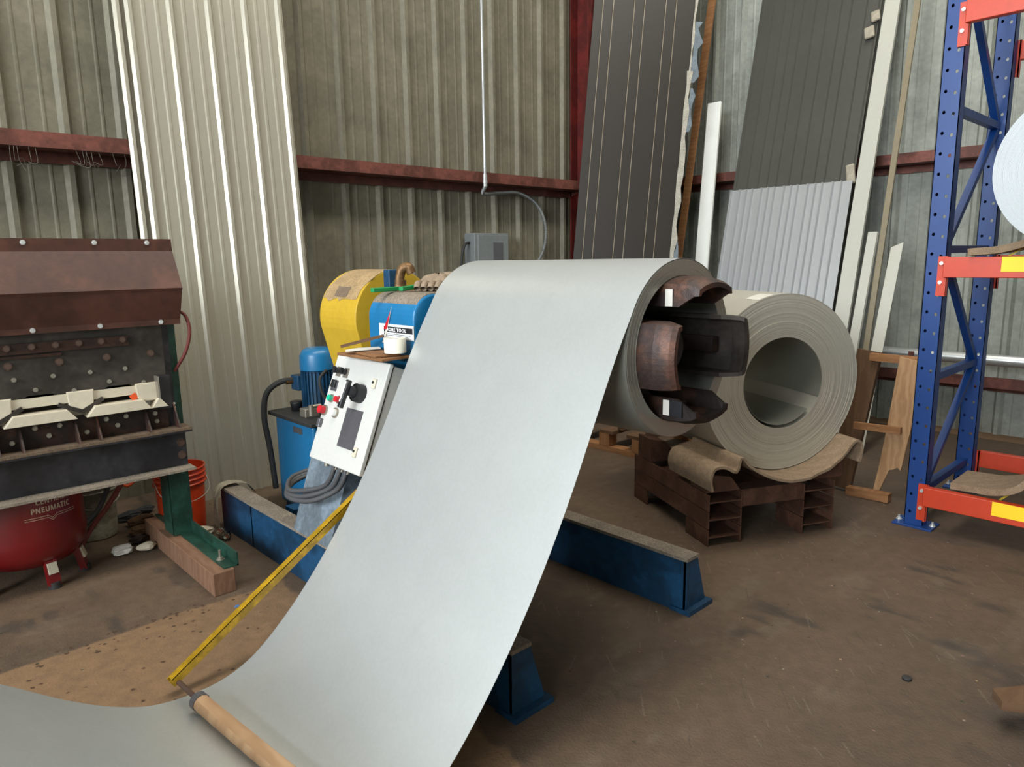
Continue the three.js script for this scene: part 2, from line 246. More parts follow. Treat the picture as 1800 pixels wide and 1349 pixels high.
{ const c = CLERESTORY, y0 = c.y - c.h / 2, y1 = c.y + c.h / 2, z0 = c.z - c.w / 2, z1 = c.z + c.w / 2;
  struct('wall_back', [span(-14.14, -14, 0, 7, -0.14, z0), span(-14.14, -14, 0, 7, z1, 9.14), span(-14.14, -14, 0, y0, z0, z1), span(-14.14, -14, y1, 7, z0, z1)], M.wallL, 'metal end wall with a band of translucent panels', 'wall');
  struct('window_2', span(-14.07, -14.05, y0, y1, z0, z1), new THREE.MeshPhysicalMaterial({ color: '#eef2f2', roughness: 0.7, emissive: c.color, emissiveIntensity: 1.5 }), 'translucent fibreglass panels high in the end wall', 'window'); }
{ const s = SKYLIGHT, x0 = s.x - s.w / 2, x1 = s.x + s.w / 2, z0 = s.z - s.d / 2, z1 = s.z + s.d / 2;
  struct('ceiling', [span(-14.14, 0.34, 7, 7.12, -0.14, z0), span(-14.14, 0.34, 7, 7.12, z1, 9.14), span(-14.14, x0, 7, 7.12, z0, z1), span(x1, 0.34, 7, 7.12, z0, z1)], M.roof, 'metal roof deck with one translucent panel', 'ceiling');
  const e = new THREE.MeshPhysicalMaterial({ color: '#f2ead6', roughness: 0.7, emissive: s.color, emissiveIntensity: 1.2 });
  struct('window_1', span(x0, x1, 7.02, 7.04, z0, z1), e, 'translucent fibreglass skylight panel in the roof', 'skylight'); }
// girts: cold-formed Z sections
const girtProfile = (d) => [[0, 0], [d, 0], [d, 0.085], [d - 0.02, 0.085], [d - 0.02, 0.08], [d - 0.005, 0.08], [d - 0.005, 0.005], [0.005, 0.005], [0.005, -0.06], [0, -0.06]];
struct('wall_girt', [ext(girtProfile(0.2), 12.8).rotateY(-Math.PI / 2).translate(-1.2, 2.14, 0)], M.girt, 'long rusty red girt across the left wall', 'beam');
struct('wall_girt', [ext(girtProfile(0.2), 1.12).rotateY(-Math.PI / 2).translate(0.16, 2.14, 0)], M.girt, 'short rusty red girt in the corner behind the brown panel', 'beam');
const girtR = (y, l) => struct('wall_girt', [ext(girtProfile(0.22).map(([a, b]) => [-a, b]).reverse(), 8.6).translate(0.2, y, 0.25)], M.girt, l, 'beam');
girtR(2.225, 'upper rusty red girt on the right wall behind the rack');
girtR(0.42, 'lower rusty red girt on the right wall near the floor');
struct('trim_1', [span(-1.2, -1.0, 0, 7, 0.235, 0.25), span(-1.2, -1.0, 0, 7, 0.02, 0.035), span(-1.108, -1.096, 0, 7, 0.03, 0.24)], M.column, 'dark red steel wall column beside the brown panel', 'column');

// ---------- wall fittings ----------
{ const t = thing('conduit', 'thin galvanized conduit pipe running down the left wall', 'conduit', [-2.515, 0, 0.245]);
  obj('pipe', [rod([0, 2.16, 0], [0, 6.9, 0], 0.0125)], M.galvPipe, t); obj('coupling', [rod([0, 2.1, 0], [0, 2.2, 0], 0.018), rod([0, 2.13, 0], [0, 2.15, 0], 0.021)], M.galvPipe, t); }
{ const t = thing('flexible_conduit', 'ribbed grey flexible conduit looping beside the electrical box', 'conduit');
  const c = new THREE.CatmullRomCurve3([[-2.515, 2.1, 0.245], [-2.47, 2.055, 0.16], [-2.2, 2.075, 0.09], [-1.95, 2.085, 0.07], [-1.72, 1.99, 0.07], [-1.61, 1.8, 0.07], [-1.62, 1.62, 0.07], [-1.7, 1.48, 0.07], [-1.85, 1.36, 0.08], [-2.14, 1.3, 0.1]].map((p) => new THREE.Vector3(...p)));
  const rings = []; for (let i = 0; i <= 220; i++) { const g = new THREE.TorusGeometry(0.013, 0.004, 4, 10); const p = c.getPointAt(i / 220), d = c.getTangentAt(i / 220); g.applyQuaternion(new THREE.Quaternion().setFromUnitVectors(new THREE.Vector3(0, 0, 1), d)); g.translate(p.x, p.y, p.z); rings.push(g); }
  obj('armor', rings, M.flex, t); }
{ const t = thing('electrical_box', 'grey electrical box on the left wall above the coil', 'box', [-2.35, 1.22, 0.06]);
  obj('enclosure', rb(0.4, 0.5, 0.14, 0.006, 0, 0.25, 0), M.boxGrey, t); obj('cover', rb(0.36, 0.47, 0.012, 0.004, 0.01, 0.25, 0.075), M.boxGrey, t); obj('name_plate', bx(0.11, 0.24, 0.006, 0.06, 0.3, 0.084), M.greyPlate, t);
  obj('cord', tube([[-0.2, 0.42, 0], [-0.25, 0.41, 0.01], [-0.29, 0.36, 0.02], [-0.31, 0.25, 0.02], [-0.3, 0.05, 0]], 0.012), M.blackRubber, t); }

// ---------- leaning sheets ----------
function agProfile(ribs, pitch, h, minor, t = 0.0025, w0 = 0.024, w1 = 0.009, mw = 0.014) {   // closed outline, x across, y out
  const top = [[-0.025, 0]]; for (let i = 0; i < ribs; i++) { const c = i * pitch; top.push([c - w0, 0], [c - w1, h], [c + w1, h], [c + w0, 0]); if (i < ribs - 1) for (const q of [pitch / 3, 2 * pitch / 3]) top.push([c + q - mw, 0], [c + q - mw * 0.45, minor], [c + q + mw * 0.45, minor], [c + q + mw, 0]); }
  const e = (ribs - 1) * pitch + 0.03; top.push([e, 0]);
  return [...top.map((p) => [p[0], p[1]]), ...top.slice().reverse().map((p) => [p[0], p[1] - t])];
}
function pencil(at, w, h = 0.007, t = 0.0025, hw = 0.007, sharp = false) { const top = [[0, 0]]; for (const c of at) top.push([c - hw, 0], [c - hw * 0.25, h], [c + hw * 0.2, h], [c + hw * (sharp ? 0.25 : 1), 0]); top.push([w, 0]); return [...top, ...top.slice().reverse().map((p) => [p[0], p[1] - t])]; }
// local frame of a leaning sheet: x across, y up the sheet, z out to the room; base at pos, turned by yaw, tipped back by tilt, rolled in its own plane
function leaning(name, label, category, pos, yaw, tilt, roll, group) { const t = thing(name, label, category, pos, 0, group); t.rotation.set(-tilt, yaw, roll, 'YXZ'); return t; }
const up = (profile, L) => ext(profile, L).rotateX(-Math.PI / 2).scale(1, 1, 1);   // (x, y, z) -> (x, z, -y)
const upOut = (profile, L) => { const g = ext(profile.map(([x, y]) => [x, -y]).reverse(), L); g.rotateX(-Math.PI / 2); return g; };
{ const t = leaning('ribbed_panel', 'tall white ribbed sheet with a bent left edge, leaning behind the press brake', 'panel', [-5.18, 0.0, 0.4], 0, 0.07, 0.0, 'white ribbed sheets on the left wall');
  obj('panel', upOut(agProfile(5, 0.232, 0.02, 0.004), 4.6), M.panelWhite, t); }
{ const t = leaning('ribbed_panel', 'white ribbed sheet showing as a narrow strip behind the front white sheet', 'panel', [-5.235, 0.0, 0.36], 0, 0.068, 0.0, 'white ribbed sheets on the left wall'); obj('panel', upOut(agProfile(5, 0.232, 0.02, 0.004), 4.7), M.panelWhite, t); }
const RX = -Math.PI / 2;
{ const t = leaning('ribbed_panel', 'dark brown ribbed sheet leaning across the wall corner', 'panel', [-1.62, 0, 0.27], -Math.PI / 4, 0.088, -0.088);
  obj('panel', upOut(pencil([0.085, 0.18, 0.375, 0.47, 0.665, 0.76], 0.945, 0.007, 0.0025, 0.007, true), 4.5), M.panelBrown, t); for (const x of [0.085, 0.18, 0.375, 0.47, 0.665, 0.76]) tag(obj('rib', span(x - 0.004, x + 0.003, 0, 4.5, 0.0005, 0.0085), M.ribHighlight, t), 'pale rib crest with painted highlight');  // pale crest strips paint in the thin highlight lines
  const r = rng(5), film = [], filmB = []; // torn masking film along the right edge
  const outline = (x0, w, y0, y1, n, j) => { const a = [], b = []; for (let i = 0; i <= n; i++) { const y = lerp(y0, y1, i / n); a.push([x0 + j * (r() - 0.5), y]); b.push([x0 + w + j * 2 * (r() - 0.5), y]); } return [...a, ...b.reverse()]; };
  film.push(ext(outline(0.915, 0.045, 0.2, 3.3, 26, 0.014), 0.003).translate(0, 0, 0.012), ext(outline(0.93, 0.02, 3.3, 4.4, 12, 0.008), 0.003).translate(0, 0, 0.012));
  filmB.push(ext(outline(0.955, 0.05, 2.75, 3.15, 6, 0.03), 0.002).translate(0, 0, 0.006), ext(outline(0.955, 0.045, 1.1, 1.75, 8, 0.03), 0.002).translate(0, 0, 0.006), ext(outline(0.95, 0.06, 3.2, 3.75, 9, 0.03), 0.002).translate(0, 0, 0.006));
  for (const g of film) tag(obj('torn_film', g, M.film, t), 'torn white masking film'); for (const g of filmB) tag(obj('torn_film', g, M.filmBlue, t), 'bluish torn film'); }
tag(obj('wood_lath', along(bar([-0.46, 0.02, 0.62], [-0.06, 4.6, 0.93], 0.075, 0.02, [1, 0, 0])), M.woodOrange), 'long brown wood strip leaning between brown sheet and white trim', 'lath');
{ const t = leaning('metal_trim', 'bright white metal trim leaning between the brown and grey sheets', 'trim', [-0.42, 0.01, 0.88], RX, 0.095, 0); obj('trim', upOut([[0, 0], [0.012, 0.012], [0.14, 0.012], [0.15, 0], [0.15, -0.02], [0.147, -0.02], [0.147, 0], [0.138, 0.008], [0.014, 0.008], [0.002, -0.004], [0, -0.02]], 2.97), M.trimWhite, t); }
{ const t = leaning('ribbed_panel', 'tall dark grey ribbed sheet leaning on the right wall', 'panel', [-0.76, 0, 1.27], RX, 0.226, 0); obj('panel', upOut(pencil([0.03, 0.14, 0.25, 0.34, 0.43, 0.55, 0.66, 0.78, 0.87, 1.0, 1.1], 1.12, 0.008), 3.98), M.panelGrey, t);
  const pieces = [[1.1, 3.53, 0.07, 0.09], [1.07, 3.4, 0.08, 0.1], [1.1, 2.2, 0.07, 0.17]]; for (const [x, y, w, h] of pieces) tag(obj('foam_wrap', rb(w, h, 0.03, 0.012, x, y, 0.03, 0, 0, 0.2), M.ragWhite, t), 'scrap of white foam wrap'); }
{ const t = leaning('ribbed_panel', 'short silver ribbed sheet leaning in front of the dark grey sheet', 'panel', [-0.83, 0, 1.29], RX, 0.226, 0); obj('panel', upOut(pencil([0.012, 0.1, 0.165, 0.225, 0.315, 0.38, 0.44, 0.53, 0.595, 0.655, 0.745, 0.81, 0.87, 0.96, 1.03], 1.12, 0.019, 0.0025, 0.013), 2.15), M.panelGalv, t); }
{ const t = leaning('metal_trim', 'tall light grey trim channel right of the dark grey sheet', 'trim', [-0.79, 0, 2.43], RX, 0.232, 0); obj('trim', upOut([[0, 0], [0, 0.03], [0.12, 0.03], [0.12, 0], [0.117, 0], [0.117, 0.027], [0.003, 0.027], [0.003, 0]], 4.0), M.trimLight, t); }
{ const t = leaning('metal_trim', 'short pale trim with a cut top beside the tall grey channel', 'trim', [-0.95, 0, 2.62], RX, 0.27, 0); obj('trim', upOut([[0, 0], [0.004, 0.02], [0.075, 0.02], [0.08, 0], [0.077, 0], [0.072, 0.017], [0.007, 0.017], [0.003, 0]], 1.72), M.trimLight, t); }
{ const t = leaning('metal_trim', 'thin tan trim strip leaning behind the short pale trim', 'trim', [-0.8, 0, 2.7], RX, 0.2, 0.0); obj('trim', upOut([[0, 0], [0.05, 0], [0.05, 0.02], [0.047, 0.02], [0.047, 0.003], [0, 0.003]], 4.0), M.trimTan, t); }
{ const t = leaning('metal_trim', 'short silver trim with a slanted top nearest the rack post', 'trim', [-1.15, 0, 2.86], RX, 0.4, 0.03); obj('trim', [ext([[0, 0], [0.085, 0], [0.085, 1.7], [0, 1.66]], 0.003).translate(0, 0, 0.02), bx(0.003, 1.66, 0.02, 0.0015, 0.83, 0.01)], M.trimLight, t); }
// pipe stored on the lower girt
tag(obj('steel_pipe', rod([-0.09, 0.655, 2.6], [-0.09, 0.655, 6.2], 0.045, 0.045, 24), M.galvPipe), 'long galvanized pipe lying along the lower right girt', 'pipe');
for (const z of [2.9, 4.6, 6.0]) tag(obj('pipe_bracket', [span(-0.155, 0.2, 0.575, 0.609, z - 0.02, z + 0.02), span(-0.155, -0.14, 0.6, 0.68, z - 0.02, z + 0.02)], M.girt), z < 3 ? 'steel pipe bracket nearest the leaning trims' : z < 5 ? 'middle steel bracket under the wall pipe' : 'last steel bracket under the wall pipe', 'bracket', 'wall pipe brackets');

// ---------- the uncoiler ----------
const AX = -4.51, AY = 1.18, R1 = 0.31, RI = 0.254;   // mandrel axis runs along z
{ const t = thing('uncoiler', 'blue steel uncoiler with yellow belt guard holding the big coil', 'uncoiler');
  const skid = (x, l) => {
    const s = obj('skid', [span(x - 0.075, x + 0.075, 0, 0.012, 0.95, 3.375), span(x - 0.075, x - 0.063, 0.012, 0.236, 0.95, 3.375), span(x - 0.005, x + 0.005, 0.012, 0.236, 0.95, 3.35)], M.blueMachine, t); if (l) tag(s, l);
    obj('flange', span(x - 0.08, x + 0.01, 0.236, 0.25, 0.95, 3.38), M.dustTop, s);
    for (const z of [1.35, 2.15, 3.36]) obj('gusset', ext([[-0.075, 0.012], [0.075, 0.012], [0.075, 0.03], [0.01, 0.236], [-0.075, 0.236]], 0.012).translate(x, 0, z), M.blueMachine, s);
    obj('foot_plate', span(x - 0.085, x + 0.095, 0, 0.02, 3.3, 3.4), M.blueMachine, s);
  };
  skid(-5.105, ''); skid(-4.1, '');
  for (const z of [1.45, 2.2]) obj('cross_member', span(-5.03, -4.17, 0.02, 0.22, z, z + 0.1), M.blueMachine, t);
  // headstock: rounded top, axis along z
  const prof = []; const hw = 0.34, ht = 1.345, hr = 0.1; for (let i = 0; i <= 8; i++) { const a = Math.PI / 2 * i / 8; prof.push([hw - hr + Math.cos(a) * hr, ht - hr + Math.sin(a) * hr]); } for (let i = 0; i <= 8; i++) { const a = Math.PI / 2 * (1 + i / 8); prof.push([-hw + hr + Math.cos(a) * hr, ht - hr + Math.sin(a) * hr]); } prof.push([-hw, 0.24], [hw, 0.24]);
  const body = obj('headstock', ext(prof, 0.34, 0.008).translate(AX, 0, 2.1), M.blue, t);
  const dust = prof.slice(4, 15).map(([x, y]) => [x + AX, y + 0.0095]).reverse(); obj('dust_layer', sheet(dust, 2.095, 2.44, 0.004, false), M.dustTop, body);
  obj('mandrel_shaft', rod([AX, AY, 2.0], [AX, AY, 3.5], 0.075, 0.075, 32), M.steelDark, t);
  // four expanding mandrel shoes: curved plates with turned-in flanges and a tapered nose
  const seg = (ang, m, label) => {
    const half = 25 * D2R, n = 12, outer = [], inner = []; const P = [];
    for (let i = 0; i <= n; i++) { const a = lerp(-half, half, i / n); outer.push([a, 0]); }
    const shape = (fl, r) => { const q = []; for (let i = 0; i <= n; i++) { const a = lerp(-half, half, i / n); q.push([Math.sin(a) * r, Math.cos(a) * r]); } const e = q[n], s = q[0]; return [...q, [e[0] + 0.004, e[1] - fl], [e[0] - 0.01, e[1] - fl], ...Array.from({ length: n + 1 }, (_, i) => { const a = lerp(half * 0.93, -half * 0.93, i / n); return [Math.sin(a) * (r - 0.016), Math.cos(a) * (r - 0.016)]; }), [s[0] + 0.01, s[1] - fl], [s[0] - 0.004, s[1] - fl]]; };
    const rows = [[2.5, 0.075, 0.2525], [3.60, 0.075, 0.2525], [3.625, 0.055, 0.249], [3.655, 0.03, 0.242], [3.67, 0.02, 0.232]]; const sh = rows.map((r) => shape(r[1], r[2]));
    const g = sweep(sh[0], rows.map((r, k) => ({ z: r[0], f: (p, i) => sh[k][i] }))); g.rotateZ(-ang); g.translate(AX, AY, 0);
    const o = obj('mandrel_shoe', g, m, t); if (label) tag(o, label);
    const link = bar([Math.sin(ang) * 0.07, Math.cos(ang) * 0.07, 3.25], [Math.sin(ang) * 0.235, Math.cos(ang) * 0.235, 3.42], 0.05, 0.05, [Math.cos(ang), -Math.sin(ang), 0]); link.translate(AX, AY, 0); obj('link_arm', link, M.steelDark, o);
    const rail = bx(0.055, 0.035, 0.9, 0, 0.205, 3.1); rail.rotateZ(-ang); rail.translate(AX, AY, 0); obj('guide_rail', rail, M.rustDark, o);
    return o; };
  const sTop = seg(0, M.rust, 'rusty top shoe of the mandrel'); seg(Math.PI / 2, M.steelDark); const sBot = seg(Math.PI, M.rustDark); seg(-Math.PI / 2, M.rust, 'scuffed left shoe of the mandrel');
  obj('paint_mark', span(AX - 0.1145, AX - 0.1125, AY + 0.155, AY + 0.212, 3.55, 3.578), M.whitePaint, sTop); obj('paint_mark', [span(AX - 0.1145, AX - 0.1125, AY - 0.212, AY - 0.16, 3.55, 3.575)], M.whitePaint, sBot); tag(obj('paint_mark', [span(AX - 0.1145, AX - 0.1125, AY - 0.212, AY - 0.16, 3.576, 3.625)], M.bluePaint, sBot), 'blue worn paint');
  // yellow belt guard: teardrop between two pulleys, extruded along z
  const gp = [], A = [-4.6, 1.215, 0.235], B = [-4.56, 0.62, 0.12]; const beta = Math.asin((A[2] - B[2]) / Math.hypot(A[0] - B[0], A[1] - B[1]));
  for (let i = 0; i <= 30; i++) { const a = lerp(-beta, Math.PI + beta, i / 30); gp.push([A[0] + Math.cos(a) * A[2], A[1] + Math.sin(a) * A[2]]); } for (let i = 0; i <= 14; i++) { const a = lerp(Math.PI + beta, 2 * Math.PI - beta, i / 14); gp.push([B[0] + Math.cos(a) * B[2], B[1] + Math.sin(a) * B[2]]); }
  const guard = obj('belt_guard', ext(gp, 0.34, 0.004).translate(0, 0, 1.6), M.yellow, t);
  obj('guard_stand', span(-4.75, -4.4, 0.22, 0.62, 1.62, 1.92), M.blueMachine, t);
  // dust and grease lying on the crown of the guard
  { const r = rng(91), patch = (a0, a1, z0, z1, n, name, m, lift) => { const q = []; const pos = [], idx = []; const na = 14, nz = 12; const f = fbmMaker(5, 5, 3, n); for (let i = 0; i <= na; i++) for (let j = 0; j <= nz; j++) { const u = i / na, v = j / nz, k = 0.16 * (f(u, v) - 0.5); const a = lerp(a0, a1, u + (i === 0 || i === na ? k : 0)), z = lerp(z0, z1, v + (j === 0 || j === nz ? k : 0)); pos.push(A[0] + Math.cos(a) * (A[2] + 0.0045 + lift), A[1] + Math.sin(a) * (A[2] + 0.0045 + lift), z); } for (let i = 0; i < na; i++) for (let j = 0; j < nz; j++) { const k = i * (nz + 1) + j; idx.push(k, k + 1, k + nz + 1, k + 1, k + nz + 2, k + nz + 1); } const g = new THREE.BufferGeometry(); g.setAttribute('position', new THREE.Float32BufferAttribute(pos, 3)); g.setIndex(idx); g.computeVertexNormals(); obj(name, g, m, guard); };
    patch(1.45, 2.72, 1.61, 1.93, 301, 'dust_layer', mat('#c8ab80', 0.85, 0, { map: 'cloth', s: 0.3 }), 0.001); patch(2.42, 2.66, 1.71, 1.83, 307, 'grease_stain', mat('#8d7a68', 0.7, 0, { map: 'cloth', s: 0.2 }), 0.002); }
  // maker's plate on the headstock
  const c = document.createElement('canvas'); c.width = 512; c.height = 160; const k = c.getContext('2d'); k.fillStyle = '#e8ecee'; k.fillRect(0, 0, 512, 160); k.fillStyle = '#1b1c20'; k.fillRect(70, 22, 434, 70); k.fillStyle = '#ffffff'; k.font = 'bold 56px sans-serif'; k.fillText('MORE TOOL', 92, 78); k.fillStyle = '#1b1c20'; k.fillRect(70, 102, 52, 36); k.fillStyle = '#6d7074'; k.fillRect(134, 108, 340, 8); k.fillRect(134, 124, 300, 8);
  const ct = new THREE.CanvasTexture(c); ct.colorSpace = THREE.SRGBColorSpace; const pm = new THREE.MeshPhysicalMaterial({ map: ct, roughness: 0.4 });
  const plate = new THREE.PlaneGeometry(0.26, 0.058); plate.rotateY(-Math.PI / 2); plate.userData.keepUV = true; plate.translate(AX - hw - 0.0115, 1.19, 2.315); const px = AX - hw - 0.0095;
  const mp = obj('maker_plate', plate, pm, t); obj('plate_edge', [rb(0.002, 0.064, 0.266, 0.0009, px, 1.19, 2.315)], M.whitePaint, mp);
  const tri = (pts, x, d) => { const g = ext(pts, d); g.rotateY(-Math.PI / 2); g.translate(x, 0, 0); return g; };
  obj('logo', tri([[2.205, 1.135], [2.225, 1.135], [2.292, 1.30]].map(([z, y]) => [z, y]), px - 0.0022, 0.0012), M.whitePaint, mp); tag(obj('logo', tri([[2.222, 1.198], [2.248, 1.198], [2.281, 1.278]], px - 0.0035, 0.0012), M.redBtn, mp), 'red pointed logo');
  // loop arm: yellow channel with a wooden roller that rides on the strip
  const arm = obj('loop_arm', [bar([-5.945, 0.052, 2.44], [-4.86, 0.745, 2.44], 0.004, 0.03, [0, 1, 0]).translate(0, 0, 0.013), bar([-5.945, 0.068, 2.44], [-4.86, 0.761, 2.44], 0.03, 0.004), bar([-5.945, 0.052, 2.44], [-4.86, 0.745, 2.44], 0.004, 0.03, [0, 1, 0]).translate(0, 0, -0.013)], M.yellowArm, t);
  obj('axle', rod([-5.925, 0.052, 2.43], [-5.9, 0.047, 2.72], 0.009), M.boltRust, arm); obj('ferrule', rod([-5.9105, 0.047, 2.6], [-5.907, 0.046, 2.625], 0.0305, 0.0305, 24), M.greyPlate, arm); obj('wooden_roller', rod([-5.907, 0.045, 2.62], [-5.82, 0.041, 3.45], 0.028, 0.03, 24), M.dowel, arm); obj('arm_bracket', span(-4.9, -4.84, 0.6, 0.85, 2.405, 2.475), M.blueMachine, arm);
}
// ---------- the coil on the uncoiler and its strip ----------
function coilGeo(ri, ro, len, step, seed, jit, seg = 120) {   // closed lathe with stepped end faces, axis y, faces at 0 and len
  const r = rng(seed), a = [], b = []; let q = ri; while (q < ro - step * 0.5) { const w = Math.min(step * (0.6 + 0.8 * r()), ro - q), z = jit * (r() - 0.5), z2 = jit * (r() - 0.5); a.push([q, len + z], [q + w * 0.93, len + z], [q + w * 0.96, len + z - 0.004], [q + w, len + z - 0.004]); b.push([q, z2], [q + w, z2]); q += w; }
  a.push([ro, len]); b.push([ro, 0]); const pts = [...a, ...b.reverse(), [ri, 0], [ri, len]]; const g = lathe(pts, seg).toNonIndexed(); g.computeVertexNormals();
  // smooth the round faces again
  const p = g.attributes.position, n = g.attributes.normal; for (let i = 0; i < p.count; i++) { if (Math.abs(n.getY(i)) < 0.3) { const x = p.getX(i), z = p.getZ(i), l = Math.hypot(x, z), s = Math.sign(n.getX(i) * x + n.getZ(i) * z) || 1; n.setXYZ(i, s * x / l, 0, s * z / l); } } return g;
}
{ const t = thing('steel_coil', 'galvanized steel coil on the uncoiler with its strip hanging to the floor', 'coil');
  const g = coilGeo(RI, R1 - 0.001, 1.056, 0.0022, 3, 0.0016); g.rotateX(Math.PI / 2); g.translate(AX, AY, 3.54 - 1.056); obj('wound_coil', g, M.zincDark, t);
  const pts = []; const a1 = 62 * D2R; for (let i = 0; i <= 26; i++) { const a = lerp(-0.6, a1, i / 26); pts.push([AX - Math.sin(a) * (R1 + 0.0008), AY + Math.cos(a) * (R1 + 0.0008)]); }
  const fall = spline2([[pts[26][0], pts[26][1]], [-4.875, 1.172], [-5.082, 0.778], [-5.238, 0.525], [-5.399, 0.312], [-5.549, 0.153], [-5.68, 0.052], [-5.79, 0.012], [-5.9, 0.006], [-6.02, 0.022], [-6.14, 0.075], [-6.26, 0.155], [-6.4, 0.268], [-6.65, 0.46], [-7.0, 0.66], [-7.5, 0.82], [-8.2, 0.9]], 150);
  obj('strip', sheet([...pts.slice(0, 26), ...fall], 2.484, 3.54, 0.0011), M.zinc, t); }
// ---------- hydraulic power unit ----------
{ const t = thing('hydraulic_unit', 'blue hydraulic tank with a finned electric motor on top', 'power unit', [-4.58, 0, 1.12]);
  const tank = obj('tank', span(-0.22, 0.22, 0.06, 0.595, -0.23, 0.24, 0.02), M.blue, t); for (const x of [-0.2, 0.14]) obj('tank_foot', span(x, x + 0.06, 0, 0.08, -0.2, 0.2), M.blueMachine, t); obj('top_plate', rb(0.5, 0.025, 0.54, 0.006, 0, 0.608, 0.01), M.blackRubber, t); obj('rating_plate', bx(0.003, 0.035, 0.11, -0.2215, 0.545, 0.06), M.greyPlate, tank);
  const mx = -0.03, mz = -0.02; const mo = obj('motor', [rod([mx, 0.66, mz], [mx, 0.93, mz], 0.088, 0.088, 32), rod([mx, 0.62, mz], [mx, 0.66, mz], 0.11, 0.1, 32)], M.blueMachine, t);
  obj('fan_cowl', lathe([[0, 1.0], [0.06, 1.0], [0.085, 0.985], [0.1, 0.955], [0.102, 0.875], [0.098, 0.87], [0, 0.87]], 40).translate(mx, 0, mz), M.blue, mo);
  for (let i = 0; i < 28; i++) { const a = i / 28 * 2 * Math.PI; obj('cooling_fin', bx(0.016, 0.2, 0.004, mx + Math.cos(a) * 0.092, 0.765, mz + Math.sin(a) * 0.092, 0, -a, 0), M.blueMachine, mo); }
  obj('terminal_box', rb(0.07, 0.09, 0.09, 0.008, mx - 0.07, 0.79, mz - 0.1), M.blueMachine, mo);
  obj('valve_block', [rb(0.09, 0.05, 0.07, 0.006, -0.15, 0.645, 0.08), rod([-0.18, 0.64, 0.16], [-0.18, 0.7, 0.16], 0.014), rod([-0.18, 0.69, 0.16], [-0.12, 0.69, 0.16], 0.012)], M.bolt, t); obj('filler_cap', lathe([[0, 0.68], [0.035, 0.68], [0.038, 0.67], [0.035, 0.66], [0.03, 0.62], [0, 0.62]], 20).translate(-0.13, 0, -0.12), M.blackPlastic, t);
  obj('hose', tube([[-0.1, 0.8, -0.14], [-0.2, 0.8, -0.16], [-0.27, 0.74, -0.2], [-0.29, 0.6, -0.22], [-0.27, 0.4, -0.22], [-0.26, 0.15, -0.2]], 0.017), M.blackRubber, t); obj('hose', tube([[mx - 0.02, 0.86, 0.09], [-0.06, 0.88, 0.13], [-0.11, 0.84, 0.15], [-0.1, 0.74, 0.17], [-0.02, 0.66, 0.2]], 0.009), M.blackRubber, t); obj('hose_fitting', [rod([-0.08, 0.8, -0.14], [-0.17, 0.8, -0.155], 0.02, 0.02, 12)], M.brass, t); }
